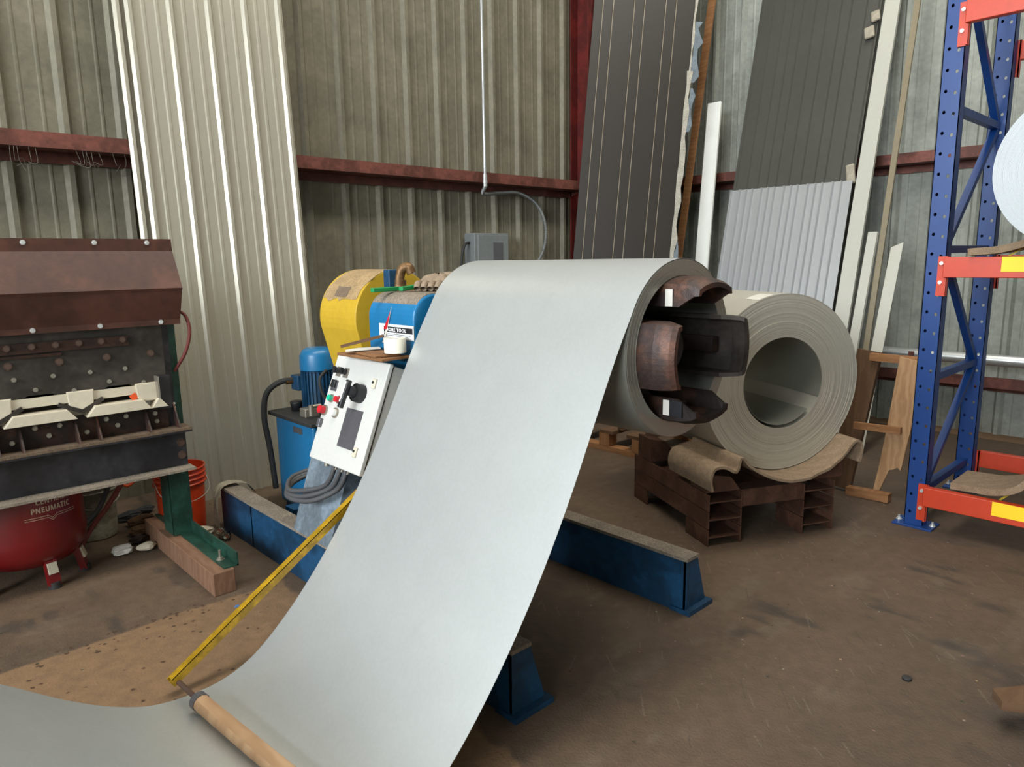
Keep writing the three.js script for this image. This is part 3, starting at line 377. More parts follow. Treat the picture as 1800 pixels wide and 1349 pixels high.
// ---------- control console ----------
{ const t = thing('control_console', 'white tilted control console with push buttons and a rotary switch', 'console', [-5.061, 0.848, 2.213]);
  // local frame of the cabinet: x right across the face, y up the face, z out of the face
  const cab = new THREE.Group(); cab.name = 'cabinet_head'; cab.rotation.set(-21.6 * D2R, -Math.PI / 2, 0, 'YXZ'); t.add(cab);
  const put = (name, g, m, p = t) => { const o = obj(name, g, m, p); return o; };
  const L = (g) => { for (const q of Array.isArray(g) ? g.flat(2) : [g]) { q.applyMatrix4(new THREE.Matrix4().makeRotationFromEuler(cab.rotation)); } return g; };
  t.remove(cab);
  put('cabinet', L(rb(0.42, 0.475, 0.075, 0.006, 0, 0, -0.0575)), M.consoleWhite); const door = put('door', L(rb(0.43, 0.485, 0.022, 0.005, 0, 0, -0.011)), M.consoleWhite);
  put('gasket', L(bx(0.424, 0.478, 0.006, 0, 0, -0.023)), M.blackRubber, door);
  const btn = (name, x, y, r, h, m) => { const g = [rod([x, y, 0], [x, y, 0.008], r * 1.35, r * 1.35, 20), rod([x, y, 0.006], [x, y, h], r, r * 0.96, 20)]; const b = put(name, L([g[1]]), m); put('bezel', L([g[0]]), M.bolt, b); return b; };
  for (const [x, y] of [[-0.165, 0.17], [-0.102, 0.17]]) { const k = put('selector_knob', L([rod([x, y, 0.004], [x, y, 0.02], 0.014, 0.013, 20), bx(0.008, 0.03, 0.014, x, y, 0.026, 0, 0, 0.3)]), M.blackPlastic); put('bezel', L([bx(0.038, 0.044, 0.004, x + 0.003, y - 0.004, 0.002)]), M.bolt, k); }
  put('display', L([rb(0.034, 0.036, 0.014, 0.003, -0.17, 0.108, 0.006)]), M.blackPlastic); put('legend_plate', L([bx(0.05, 0.05, 0.003, -0.168, 0.1, 0.0015)]), M.greyPlate);
  tag(btn('push_button', -0.158, 0.04, 0.014, 0.022, M.greenBtn), 'green push button'); tag(btn('push_button', -0.09, 0.042, 0.014, 0.026, M.redBtn), 'red push button'); tag(btn('push_button', -0.19, -0.02, 0.018, 0.032, M.redBtn), 'red mushroom stop button'); tag(btn('push_button', -0.093, -0.018, 0.017, 0.024, M.whiteBtn), 'white push button');
  put('stop_collar', L([rod([-0.19, -0.02, 0.004], [-0.19, -0.02, 0.02], 0.015, 0.015, 20)]), M.labelYellow); put('cable_gland', L([rb(0.024, 0.04, 0.018, 0.004, -0.192, -0.08, 0.009)]), M.greyPlate);
  const rs = put('rotary_switch', L([rod([0.065, 0.09, 0], [0.065, 0.09, 0.035], 0.042, 0.04, 32), rod([0.065, 0.09, 0.03], [0.065, 0.09, 0.06], 0.025, 0.022, 24)]), M.blackPlastic); put('lever', L([rb(0.024, 0.125, 0.022, 0.006, 0.05, 0.072, 0.07, 0, 0, -0.1)]), M.blackPlastic, rs); put('pointer', L([bx(0.008, 0.09, 0.002, 0.05, 0.08, 0.082, 0, 0, -0.1)]), M.whiteBtn, rs);
  put('instruction_plate', L([bx(0.13, 0.172, 0.003, 0.056, -0.067, 0.0015)]), M.greyPlate);
  for (const [x, y] of [[0.145, 0.145], [0.145, -0.155]]) { const l = put('latch', L([rb(0.026, 0.042, 0.008, 0.003, x, y, 0.004)]), M.nylon); put('latch_screw', L([rod([x - 0.004, y + 0.004, 0.006], [x - 0.004, y + 0.004, 0.011], 0.006, 0.006, 12)]), M.blackPlastic, l); }
  // pedestal: dusty sloped plate from the skid up to the cabinet
  put('pedestal', [ext([[-5.19, 0.252], [-4.88, 0.252], [-4.88, 0.72], [-4.98, 0.72], [-5.06, 0.63]].map(([x, y]) => [x + 5.061, y - 0.848]), 0.34).translate(0, 0, -0.34)], M.blueDusty);
  const dp = (p) => [p[0] + 5.061, p[1] - 0.848, p[2] - 2.213];
  for (const [z, d] of [[2.2, 0], [2.25, 0.012], [2.3, 0.02]]) put('cable', tube([[-5.13, 0.63, z], [-5.14, 0.58, z - 0.01], [-5.15, 0.52, z - 0.06], [-5.19 - d, 0.47 - d, z - 0.2], [-5.2 - d, 0.45 - d, 1.87 + d], [-5.12, 0.47 - d, 1.76 + d], [-4.97, 0.5 - d, 1.8], [-4.9, 0.52 - d, 1.9]].map(dp), 0.011, 60), M.cable);
  for (const z of [2.12, 2.2, 2.25, 2.3]) put('cable_gland', rod(dp([-5.12, 0.648, z]), dp([-5.128, 0.6, z]), 0.013, 0.012, 12), M.bolt); }
// things lying on the console and the headstock
tag(obj('cardboard', rb(0.15, 0.012, 0.34, 0.003, -4.955, 1.092, 2.27, 0, 0.04, 0.0), M.cardboard), 'larger brown cardboard sheet lying on top of the white console', 'cardboard', 'cardboard on the console');
tag(obj('cardboard', rb(0.12, 0.01, 0.26, 0.003, -4.955, 1.1035, 2.28, 0, -0.1, 0.0), M.cardboard), 'smaller brown cardboard sheet under the tape roll', 'cardboard', 'cardboard on the console');
tag(obj('paper_scrap', ext([[-0.09, -0.02], [0.07, -0.05], [0.1, 0.01], [0.02, 0.05], [-0.06, 0.03]], 0.003).rotateX(-Math.PI / 2).translate(-4.97, 1.113, 2.2), M.paper), 'crumpled pale paper on the cardboard', 'paper');
tag(obj('tape_roll', lathe([[0.022, 0], [0.045, 0], [0.047, 0.002], [0.047, 0.062], [0.045, 0.064], [0.022, 0.064], [0.022, 0]], 40).translate(-4.925, 1.112, 2.40), M.tape), 'cream roll of tape on the cardboard', 'tape');
tag(obj('wood_stick', along(bar([-5.0, 1.12, 2.08], [-4.89, 1.172, 2.26], 0.01, 0.014)), M.woodOld), 'brown stick leaning beside the tape roll', 'stick');
tag(obj('green_bar', along(rb(0.15, 0.02, 0.025, 0.004, -4.815, 1.37, 2.175, 0, 0.1, 0.01)), M.greenTool), 'green painted bar across the blue headstock, left piece', 'bar');
tag(obj('green_bar', along(rb(0.11, 0.02, 0.025, 0.004, -4.715, 1.374, 2.215, 0, 0.25, 0.06)), M.greenTool), 'short green painted bar nearer the strip', 'bar');
{ const t = thing('air_fitting', 'rusty brass air fitting with a blue valve on the headstock', 'fitting', [-4.70, 1.3575, 2.125]); obj('valve', rb(0.05, 0.1, 0.05, 0.006, -0.03, 0.05, -0.03), M.blueMachine, t); obj('elbow', [tube([[0, 0, 0], [0, 0.06, 0], [0.01, 0.1, 0.01], [0.03, 0.11, 0.03], [0.04, 0.08, 0.04]], 0.022, 20, 12), rod([0, 0, 0], [0, 0.05, 0], 0.03, 0.03, 6)], M.brass, t); }
{ // crumpled work glove: a cuff and curled fingers
  const t = thing('work_glove', 'crumpled tan work gloves on the blue headstock', 'glove', [-4.56, 1.357, 2.24], 0.5); const pos = new THREE.SphereGeometry(0.075, 32, 20); const f = fbmMaker(6, 6, 3, 401), p = pos.attributes.position; for (let i = 0; i < p.count; i++) { const x = p.getX(i), y = p.getY(i), z = p.getZ(i), k = 0.75 + 0.7 * (f(Math.atan2(z, x) / 6.283 + 0.5, y / 0.15 + 0.5)); p.setXYZ(i, x * k * 1.25, Math.max(-0.03, y * k * 0.55), z * k); } pos.computeVertexNormals(); obj('palm', pos.translate(0, 0.03, 0), M.glove, t);
  for (let i = 0; i < 4; i++) obj('finger', tube([[-0.07, 0.03, -0.05 + i * 0.032], [-0.11, 0.035, -0.055 + i * 0.035], [-0.135, 0.012, -0.05 + i * 0.033]], 0.015, 14, 10), M.glove, t); obj('cuff', tube([[0.08, 0.02, -0.05], [0.11, 0.06, -0.02], [0.11, 0.06, 0.03], [0.08, 0.02, 0.06]], 0.02, 20, 10), M.glove, t); }

// ---------- press brake ----------
{ const t = thing('press_brake', 'old brown and green press brake with white dies at the left', 'press brake'), XR = -5.42, XL = -7.9;
  const h = [[1.262, 1.616], [1.268, 1.56], [1.362, 1.386], [1.352, 1.37], [1.29, 1.235], [1.288, 1.21]]; const hp = [...h, ...h.slice().reverse().map(([z, y]) => [z - 0.004, y])];
  const hood = obj('hood', ext(hp.map(([z, y]) => [-z, y]), XR - XL).rotateY(Math.PI / 2).translate(XL, 0, 0), M.hood, t); obj('hood_back', [span(XL, XR - 0.01, 1.21, 1.612, 1.0, 1.01), span(XL, XR - 0.01, 1.6, 1.612, 1.0, 1.262)], M.hood, t);
  for (const x of [-6.02, -5.75, -5.53, -6.5, -6.9]) obj('screw', hexBolt([x, 1.598, 1.269], 0.008, 0.008), M.boltZinc, hood); for (const x of [-6.03, -5.77, -5.51, -6.4, -6.8]) obj('screw', hexBolt([x, 1.225, 1.293], 0.008, 0.008), M.boltZinc, hood);
  const up1 = obj('upper_beam', [span(XL, -5.5, 0.928, 1.215, 1.16, 1.25)], M.steelDark, t); obj('clamp_bar', [span(XL, -5.655, 1.125, 1.17, 1.25, 1.266)], M.rustDark, up1); obj('clamp_bar', [span(XL, -5.93, 1.105, 1.118, 1.25, 1.262)], M.rustDark, up1);
  for (let i = 0; i < 14; i++) obj('bolt', hexBolt([-5.678 - i * 0.09, 1.153, 1.27], 0.0105, 0.012), M.boltRust, up1); for (let i = 0; i < 9; i++) obj('bolt', hexBolt([-5.56 - i * 0.19, 1.076, 1.258], 0.0125, 0.014), M.boltRust, up1); for (let i = 0; i < 11; i++) obj('bolt', hexBolt([-5.678 - i * 0.146, 1.015, 1.256], 0.0075, 0.01), M.bolt, up1); for (let i = 0; i < 11; i++) obj('bolt', hexBolt([-5.604 - i * 0.146, i % 2 ? 0.962 : 0.94, 1.256], 0.0075, 0.01), M.bolt, up1);
  // dies: white nylon, upper pieces with knobs between them, lower pieces with chamfered ends
  const upper = (x0, x1) => obj('upper_die', ext([[x0, 0.885], [x1, 0.885], [x1, 0.93], [x1 - 0.06, 0.93], [x1 - 0.075, 0.938], [x0 + 0.075, 0.938], [x0 + 0.06, 0.93], [x0, 0.93]], 0.05).translate(0, 0, 1.2), M.nylon, t);
  const lower = (x0, x1) => obj('lower_die', ext([[x0, 0.815], [x1, 0.815], [x1 - 0.035, 0.858], [x0 + 0.035, 0.858]], 0.06, 0.003).translate(0, 0, 1.225), M.nylon, t);
  const knob = (x) => obj('die_knob', ext([[x - 0.05, 0.932], [x - 0.045, 0.87], [x - 0.03, 0.852], [x + 0.03, 0.852], [x + 0.045, 0.87], [x + 0.05, 0.932]], 0.05, 0.004).translate(0, 0, 1.21), M.nylon, t);
  for (let i = 0; i < 5; i++) { const c = -5.875 - i * 0.315; upper(c + 0.04, c + 0.28); lower(c + 0.015, c + 0.285); knob(c); obj('die_clip', [bar([c - 0.09, 0.885, 1.255], [c + 0.005, 0.838, 1.262], 0.012, 0.018), bar([c + 0.09, 0.888, 1.255], [c - 0.005, 0.838, 1.262], 0.012, 0.018)], M.steelDark, t); }
  upper(-5.6, -5.556); knob(-5.59); lower(-5.585, -5.515); tag(obj('tape_mark', bx(0.03, 0.03, 0.004, -5.655, 0.875, 1.258, 0, 0, 0.5), M.orangeTag, t), 'scrap of orange tape');
  obj('end_stop', [span(-5.555, -5.548, 0.86, 0.965, 1.2, 1.3)], M.bolt, t); obj('end_bracket', [span(-5.548, -5.49, 0.8, 0.965, 1.23, 1.27)], M.steelBlueBlack, t);
  obj('die_gap_bar', span(XL, -5.6, 0.858, 0.885, 1.18, 1.2), M.rustDark, t);
  // lower die holder: ledge with gussets
  const ho = obj('die_holder', span(XL, -5.5, 0.695, 0.815, 1.2, 1.225), M.rustDark, t); tag(obj('ledge', span(XL, XR, 0.683, 0.697, 1.19, 1.31), mat('#7d6a58', 0.85, 0, { map: 'cloth', s: 0.3 }), ho), 'ledge coated in brown dust');
  for (let i = 0; i < 6; i++) for (const dx of [0, -0.088]) { const x = -5.821 - i * 0.3015 + (dx ? dx : 0); obj('gusset', ext([[-1.225, 0.815], [-1.3, 0.697], [-1.225, 0.697]].map(([z, y]) => [z, y]), 0.008).rotateY(Math.PI / 2).translate(x, 0, 0), M.rust, ho); } for (const x of [-5.608, -5.475]) obj('gusset', ext([[-1.225, 0.815], [-1.3, 0.697], [-1.225, 0.697]], 0.008).rotateY(Math.PI / 2).translate(x, 0, 0), M.rust, ho);
  for (const [x, y] of [[-5.56, 0.775], [-5.555, 0.735], [-5.69, 0.782], [-5.775, 0.782], [-5.73, 0.745], [-5.86, 0.735], [-5.965, 0.785], [-6.06, 0.787], [-6.01, 0.745], [-6.15, 0.735]]) obj('bolt', hexBolt([x, y, 1.23], 0.008, 0.012), M.bolt, ho);
  obj('front_beam', [span(XL, XR, 0.675, 0.684, 1.22, 1.31), span(XL, XR - 0.01, 0.49, 0.675, 1.22, 1.232)], M.steelBlueBlack, t); tag(obj('bottom_flange', span(XL, XR, 0.478, 0.49, 1.22, 1.315), M.dustTop, t), 'dusty bottom flange'); for (const y of [0.545, 0.61]) obj('bolt', hexBolt([-5.455, y, 1.238], 0.016, 0.016), M.boltRust, t);
  const post = (x) => { const p = obj('post', [span(x, x + 0.008, 0.115, 1.6, 1.05, 1.19), span(x, x + 0.1, 0.115, 1.6, 1.182, 1.19)], M.green, t); obj('foot_angle', [span(x + 0.09, x + 0.098, 0.11, 0.175, 0.78, 1.77), span(x + 0.03, x + 0.098, 0.11, 0.118, 0.78, 1.77)], M.green, p); obj('anchor_bolt', [rod([x + 0.055, 0.11, 1.66], [x + 0.055, 0.165, 1.66], 0.006), ...hexBolt([x + 0.055, 0.122, 1.66], 0.014, 0.012, 'y')], M.bolt, p); tag(obj('wood_block', rb(0.1, 0.11, 1.0, 0.004, x + 0.02, 0.055, 1.29), M.woodRed, p), 'weathered wooden skid block'); };
  post(-5.52); post(-7.85); obj('added_light_baffle', span(-7.96, -7.93, 0, 1.6, 0.5, 1.5), M.green, t);  // unseen plate past the left post, added to block low side light
  obj('end_plate', span(-5.5, -5.46, 0.66, 1.2, 1.19, 1.215), M.steelBlueBlack, t); for (const y of [0.7, 0.735, 0.775, 0.79, 0.81]) obj('rivet', rod([-5.465, y, 1.215], [-5.465, y, 1.221], 0.006, 0.006, 10), M.boltZinc, t);
  obj('air_hose', tube([[-5.43, 1.27, 1.2], [-5.39, 1.255, 1.25], [-5.375, 1.18, 1.27], [-5.395, 1.07, 1.25], [-5.44, 0.97, 1.2]], 0.0085, 40), M.hoseRed, t); }
// ---------- under the press brake ----------
{ const t = thing('air_compressor', 'dark red air compressor tank under the press brake', 'compressor', [-6.1, 0, 0.93]);
  const tank = obj('tank', lathe([[0, 0.08], [0.1, 0.083], [0.19, 0.11], [0.24, 0.17], [0.248, 0.24], [0.244, 0.28], [0.244, 0.55], [0.2, 0.64], [0, 0.66]], 56), M.redTank, t);
  for (const a of [0.4, 1.35, 2.6, 4.2]) { const p = [Math.cos(a) * 0.2, Math.sin(a) * 0.2]; const l = obj('leg', [bar([p[0] * 0.95, 0.14, p[1] * 0.95], [p[0] * 1.1, 0.01, p[1] * 1.1], 0.05, 0.03, [p[0], 0, p[1]])], M.redTank, t); obj('rubber_foot', rod([p[0] * 1.1, 0, p[1] * 1.1], [p[0] * 1.1, 0.03, p[1] * 1.1], 0.028, 0.024), M.blackRubber, l); obj('leg_label', bar([p[0] * 1.03, 0.12, p[1] * 1.03], [p[0] * 1.11, 0.07, p[1] * 1.11], 0.04, 0.022, [p[0], 0, p[1]]), M.nylon, l); }
  const c = document.createElement('canvas'); c.width = 1024; c.height = 512; const k = c.getContext('2d'); k.clearRect(0, 0, 1024, 512); k.fillStyle = '#c9b49a'; k.strokeStyle = '#c9b49a'; k.textAlign = 'center'; k.font = 'bold 120px sans-serif'; k.fillText('CENTRAL', 512, 130); k.fillText('PNEUMATIC', 512, 265); k.lineWidth = 8; for (const y of [330, 365]) { k.beginPath(); k.moveTo(60, y); k.lineTo(430, y); k.lineTo(512, y + 55); k.lineTo(594, y); k.lineTo(964, y); k.stroke(); }
  const ct = new THREE.CanvasTexture(c); ct.colorSpace = THREE.SRGBColorSpace; const g = new THREE.CylinderGeometry(0.2452, 0.2452, 0.15, 40, 1, true, -0.22, 1.05); g.translate(0, 0.385, 0); g.userData.keepUV = true; obj('lettering', g, new THREE.MeshPhysicalMaterial({ map: ct, roughness: 0.35, side: THREE.DoubleSide, transparent: true, alphaTest: 0.5 }), tank);
  obj('hose', tube([[0.2, 0.55, -0.05], [0.35, 0.5, -0.12], [0.42, 0.38, -0.2], [0.36, 0.22, -0.2], [0.26, 0.16, -0.12], [0.22, 0.2, -0.05]], 0.014), M.blackRubber, t); }
function bucket(name, label, p, r, h, m, ribs) { const t = thing(name, label, 'bucket', p); const pr = [[0, 0.004], [r * 0.86, 0], [r * 0.88, 0.01], [r * 0.96, h * 0.74]]; for (let i = 0; i < ribs; i++) { const y = h * (0.74 + 0.075 * i); pr.push([r * 0.97, y], [r * 1.05, y + 0.003], [r * 1.05, y + 0.01], [r * 0.975, y + 0.013]); } pr.push([r, h - 0.01], [r * 1.04, h - 0.008], [r * 1.04, h], [r * 0.97, h], [r * 0.84, 0.012], [0, 0.012]); obj('shell', lathe(pr, 48), m, t); obj('handle', tube([[-r * 1.05, h * 0.86, 0], [-r * 0.9, h * 0.62, r * 0.75], [0, h * 0.52, r * 1.08], [r * 0.9, h * 0.62, r * 0.75], [r * 1.05, h * 0.86, 0]], 0.0025, 30, 6), M.bolt, t); return t; }
bucket('bucket', 'orange plastic bucket behind the green press brake post', [-5.345, 0, 0.79], 0.135, 0.37, M.orangeBucket, 3);
bucket('bucket', 'dirty white plastic bucket beside the compressor', [-5.74, 0, 0.55], 0.125, 0.36, M.whiteBucket, 2);
tag(obj('air_hose', tube([[-5.52, 0.62, 0.72], [-5.5, 0.48, 0.72], [-5.54, 0.36, 0.74], [-5.6, 0.3, 0.74], [-5.63, 0.33, 0.72], [-5.62, 0.45, 0.68], [-5.58, 0.62, 0.62]], 0.009), M.hoseOrange), 'loop of orange air hose under the press brake', 'hose');
tag(obj('rubber_hose', tube([[-5.6, 0.5, 0.86], [-5.64, 0.38, 0.85], [-5.72, 0.25, 0.83], [-5.83, 0.12, 0.83], [-5.9, 0.02, 0.86]], 0.014), M.hoseRed), 'dark hose drooping in front of the white bucket', 'hose');
{ const r = rng(77); for (let i = 0; i < 9; i++) { const g = new THREE.DodecahedronGeometry(0.03 + 0.02 * r(), 1); const p = g.attributes.position; for (let q = 0; q < p.count; q++) { const s = 0.8 + 0.4 * Math.abs(Math.sin(p.getX(q) * 90 + i)); p.setXYZ(q, p.getX(q) * s * 1.5, p.getY(q) * 0.7, p.getZ(q) * s); } g.computeVertexNormals(); const [x, z] = [[-5.71, 0.95], [-5.6, 0.99], [-5.53, 0.42], [-5.56, 0.71], [-5.42, 0.36], [-5.5, 0.55], [-5.98, 0.42], [-5.33, 0.99], [-5.6, 0.85]][i]; tag(obj('scrap_piece', g.translate(x, 0.026, z), [M.paper, M.nylon, M.blackRubber, M.woodOld, M.blackRubber, M.woodOld, M.blackRubber, M.nylon, M.rustDark][i]), ['pale crumpled scrap on the floor before the white bucket', 'cream scrap touching the pale crumpled scrap', 'black scrap beside the white bucket', 'brown scrap behind the green foot', 'black scrap farthest under the press brake', 'brown scrap left of the orange bucket', 'black scrap behind the white bucket', 'cream scrap at the foot of the orange bucket', 'rusty scrap beside the weathered skid block'][i], 'scrap', 'scraps under the press brake'); } }
// rag draped over the far end of the left skid
{ const c = new THREE.CatmullRomCurve3([[-5.235, 0.03, 1.02], [-5.235, 0.12, 1.0], [-5.225, 0.2, 0.99], [-5.19, 0.258, 0.985], [-5.14, 0.268, 0.98], [-5.08, 0.262, 0.99], [-5.05, 0.25, 1.0], [-5.02, 0.2, 1.03]].map((p) => new THREE.Vector3(...p))); const pos = [], idx = [], n = 40, m = 8; const f = fbmMaker(4, 4, 3, 501);
  for (let i = 0; i <= n; i++) { const p = c.getPointAt(i / n), w = 0.065; for (let j = 0; j <= m; j++) { const v = j / m, k = f(i / n, v) - 0.5; pos.push(p.x - 0.02 * k, p.y + 0.012 * Math.abs(k), p.z + (v - 0.5) * w * (1 + 0.5 * k) + 0.02 * k); } } for (let i = 0; i < n; i++) for (let j = 0; j < m; j++) { const k = i * (m + 1) + j; idx.push(k, k + 1, k + m + 1, k + 1, k + m + 2, k + m + 1); }
  const g = new THREE.BufferGeometry(); g.setAttribute('position', new THREE.Float32BufferAttribute(pos, 3)); g.setIndex(idx); g.computeVertexNormals(); tag(obj('rag', g, M.ragWhite), 'off-white cloth strip draped over the end of the blue skid', 'rag'); }
tag(obj('glass_jar', lathe([[0, 0], [0.028, 0], [0.03, 0.005], [0.03, 0.06], [0.022, 0.07], [0.022, 0.08], [0.02, 0.08], [0.02, 0.07], [0.027, 0.058], [0.027, 0.004], [0, 0.003]], 28).rotateX(Math.PI / 2).translate(-5.25, 0.031, 1.1), M.glass), 'small clear jar lying beside the blue skid', 'jar');

// ---------- second coil on steel cribbing ----------
const CR = -26.57 * D2R;
{ const t = thing('steel_cribbing', 'stack of brown steel beams carrying the second coil', 'cribbing', [-3.487, 0, 3.054], CR);
  const H = (x0, y, z0, z1) => [span(x0, x0 + 0.007, y, y + 0.09, z0, z1), span(x0 + 0.193, x0 + 0.2, y, y + 0.09, z0, z1), span(x0 + 0.007, x0 + 0.193, y + 0.043, y + 0.05, z0, z1)];
  for (const x of [0, 0.58]) { obj('short_beam', H(x, 0, -0.22, 0), M.crib, t); obj('short_beam', H(x, 0, -0.85, -0.68), M.crib, t); for (const y of [0.095, 0.19]) obj('beam', H(x, y, -0.85, 0), M.crib, t); }
  obj('cross_beam', [span(0.2, 0.58, 0.19, 0.283, -0.12, -0.02)], M.crib, t); obj('cross_beam', [span(0.2, 0.58, 0.19, 0.283, -0.83, -0.7)], M.crib, t);
  obj('chock', ext([[0, 0.285], [0.2, 0.285], [0.14, 0.36], [0, 0.385]], 0.16).translate(0, 0, -0.18), M.crib, t); obj('chock', ext([[0, 0.285], [0.2, 0.285], [0.1, 0.4], [0, 0.42]], 0.16).translate(0, 0, -0.8), M.crib, t); obj('chock', ext([[0.66, 0.285], [0.86, 0.285], [0.86, 0.4], [0.78, 0.4]], 0.16).translate(0, 0, -0.2), M.crib, t); obj('chock', ext([[0.66, 0.285], [0.86, 0.285], [0.86, 0.4], [0.78, 0.4]], 0.16).translate(0, 0, -0.8), M.crib, t); }
{ const t = thing('steel_coil', 'tight steel coil with an open bore resting on brown cribbing', 'coil', [-2.99, 0.818, 3.18], CR);
  const g = coilGeo(0.247, 0.477, 1.06, 0.0052, 8, 0.003, 140); g.rotateX(Math.PI / 2); g.translate(0, 0, -1.06); obj('wound_coil', g, mat('#dcd6ca', 0.42, 0.5, { map: 'zinc', s: 0.5 }), t);
  const sp = []; for (let i = 0; i <= 80; i++) { const a = lerp(-0.75, -0.75 - 5.9, i / 80), r = lerp(0.226, 0.2455, Math.min(1, i / 46)); sp.push([Math.cos(a) * r - 0.003, Math.sin(a) * r + 0.002]); } obj('inner_wrap', sheet(sp, -1.055, -0.002, 0.001, false), M.zincDark, t);
  const lab = []; for (let i = 0; i <= 10; i++) { const a = lerp(1.93, 1.73, i / 10); lab.push([Math.cos(a) * 0.4785, Math.sin(a) * 0.4785]); } tag(obj('paper_label', sheet(lab, -0.13, -0.01, 0.0008, false), M.whitePaint, t), 'white paper label on the coil'); }
{ // rug pads under the coil, draped over the chocks
  const t = thing('rug_pad', 'tan carpet scrap cushioning the second coil', 'rug', [-3.487, 0, 3.054], CR); const r0 = 0.481, cx = 0.4995, cy = 0.818; const pr = [[0.0, 0.31], [-0.012, 0.37], [0.01, 0.425], [0.06, 0.435], [0.12, 0.41]]; for (let i = 0; i <= 12; i++) { const a = lerp(-2.38, -0.85, i / 12); pr.push([cx + Math.cos(a) * (r0 + 0.008), cy + Math.sin(a) * (r0 + 0.008)]); } pr.push([0.875, 0.5], [0.905, 0.49], [0.915, 0.43], [0.905, 0.38]);
  const pts = spline2(pr, 70); const g = sheet(pts, -0.4, 0.07, 0.014, false); const p = g.attributes.position, f = fbmMaker(9, 9, 3, 601); for (let i = 0; i < p.count; i++) { const x = p.getX(i), z = p.getZ(i), k = f(x * 0.9 + 0.1, z + 0.5) - 0.5; if (z > 0.05) p.setZ(i, z + 0.05 * k - 0.05 * Math.abs(x - 0.45)); } g.computeVertexNormals(); obj('carpet', g, M.rug, t); }

// ---------- lumber ----------
{ const t = thing('wood_pallet', 'orange wooden pallet on the floor behind the coil', 'pallet', [-2.4, 0, 1.1]); for (const z of [0.0, 0.33, 0.65]) obj('block', rb(0.1, 0.1, 0.1, 0.004, 0.05, 0.09, z + 0.03), M.woodOrange, t); for (const z of [0, 0.33, 0.65]) obj('block', rb(0.1, 0.1, 0.1, 0.004, 0.75, 0.09, z + 0.03), M.woodOrange, t); obj('bottom_board', along(span(0, 0.1, 0.0, 0.04, -0.1, 0.72)), M.woodOrange, t); obj('bottom_board', span(0.7, 0.8, 0.0, 0.04, -0.1, 0.72), M.woodOrange, t); for (const z of [0.02, 0.36, 0.62]) obj('top_board', along(span(0, 0.8, 0.14, 0.165, z - 0.04, z + 0.09)), M.woodOld, t); }
tag(obj('wood_offcut', along(rb(0.3, 0.06, 0.09, 0.004, -2.2, 0.196, 1.82, 0, 0.3, 0)), M.woodOld), 'thick rough lumber offcut on the orange pallet', 'wood', 'offcuts on the orange pallet');
tag(obj('wood_offcut', along(rb(0.2, 0.05, 0.06, 0.004, -2.24, 0.192, 1.6, 0, -0.4, 0.0)), M.woodOld), 'thin lumber offcut on the orange pallet', 'wood', 'offcuts on the orange pallet');
{ const t = thing('broken_pallet', 'broken wooden pallet standing upright behind the second coil', 'pallet', [-2.1, 0, 3.25]);
  obj('stringer', [bar([0.02, 0.02, -0.1], [0.1, 0.9, 0.0], 0.14, 0.04, [1, 0, 0])], M.woodOld, t);
  obj('board', ext([[0.10, 0.0], [0.125, 0.0], [0.19, 0.19], [0.215, 0.2], [0.235, 0.215], [0.255, 0.2], [0.345, 0.86], [0.20, 0.89], [0.16, 0.46], [0.13, 0.2]].map(([z, y]) => [z, y]), 0.018).rotateY(-Math.PI / 2).translate(0.03, 0, 0), M.wood, t);
  obj('rail', [along(bar([0.055, 0.87, 0.02], [0.055, 0.868, 0.34], 0.04, 0.045))], M.woodOrange, t); obj('rail', [along(bar([-0.02, 0.445, -0.02], [-0.02, 0.452, 0.25], 0.03, 0.04))], M.woodOrange, t); obj('rail', [along(bar([-0.03, 0.025, -0.03], [-0.03, 0.03, 0.22], 0.06, 0.05))], M.woodOrange, t); }
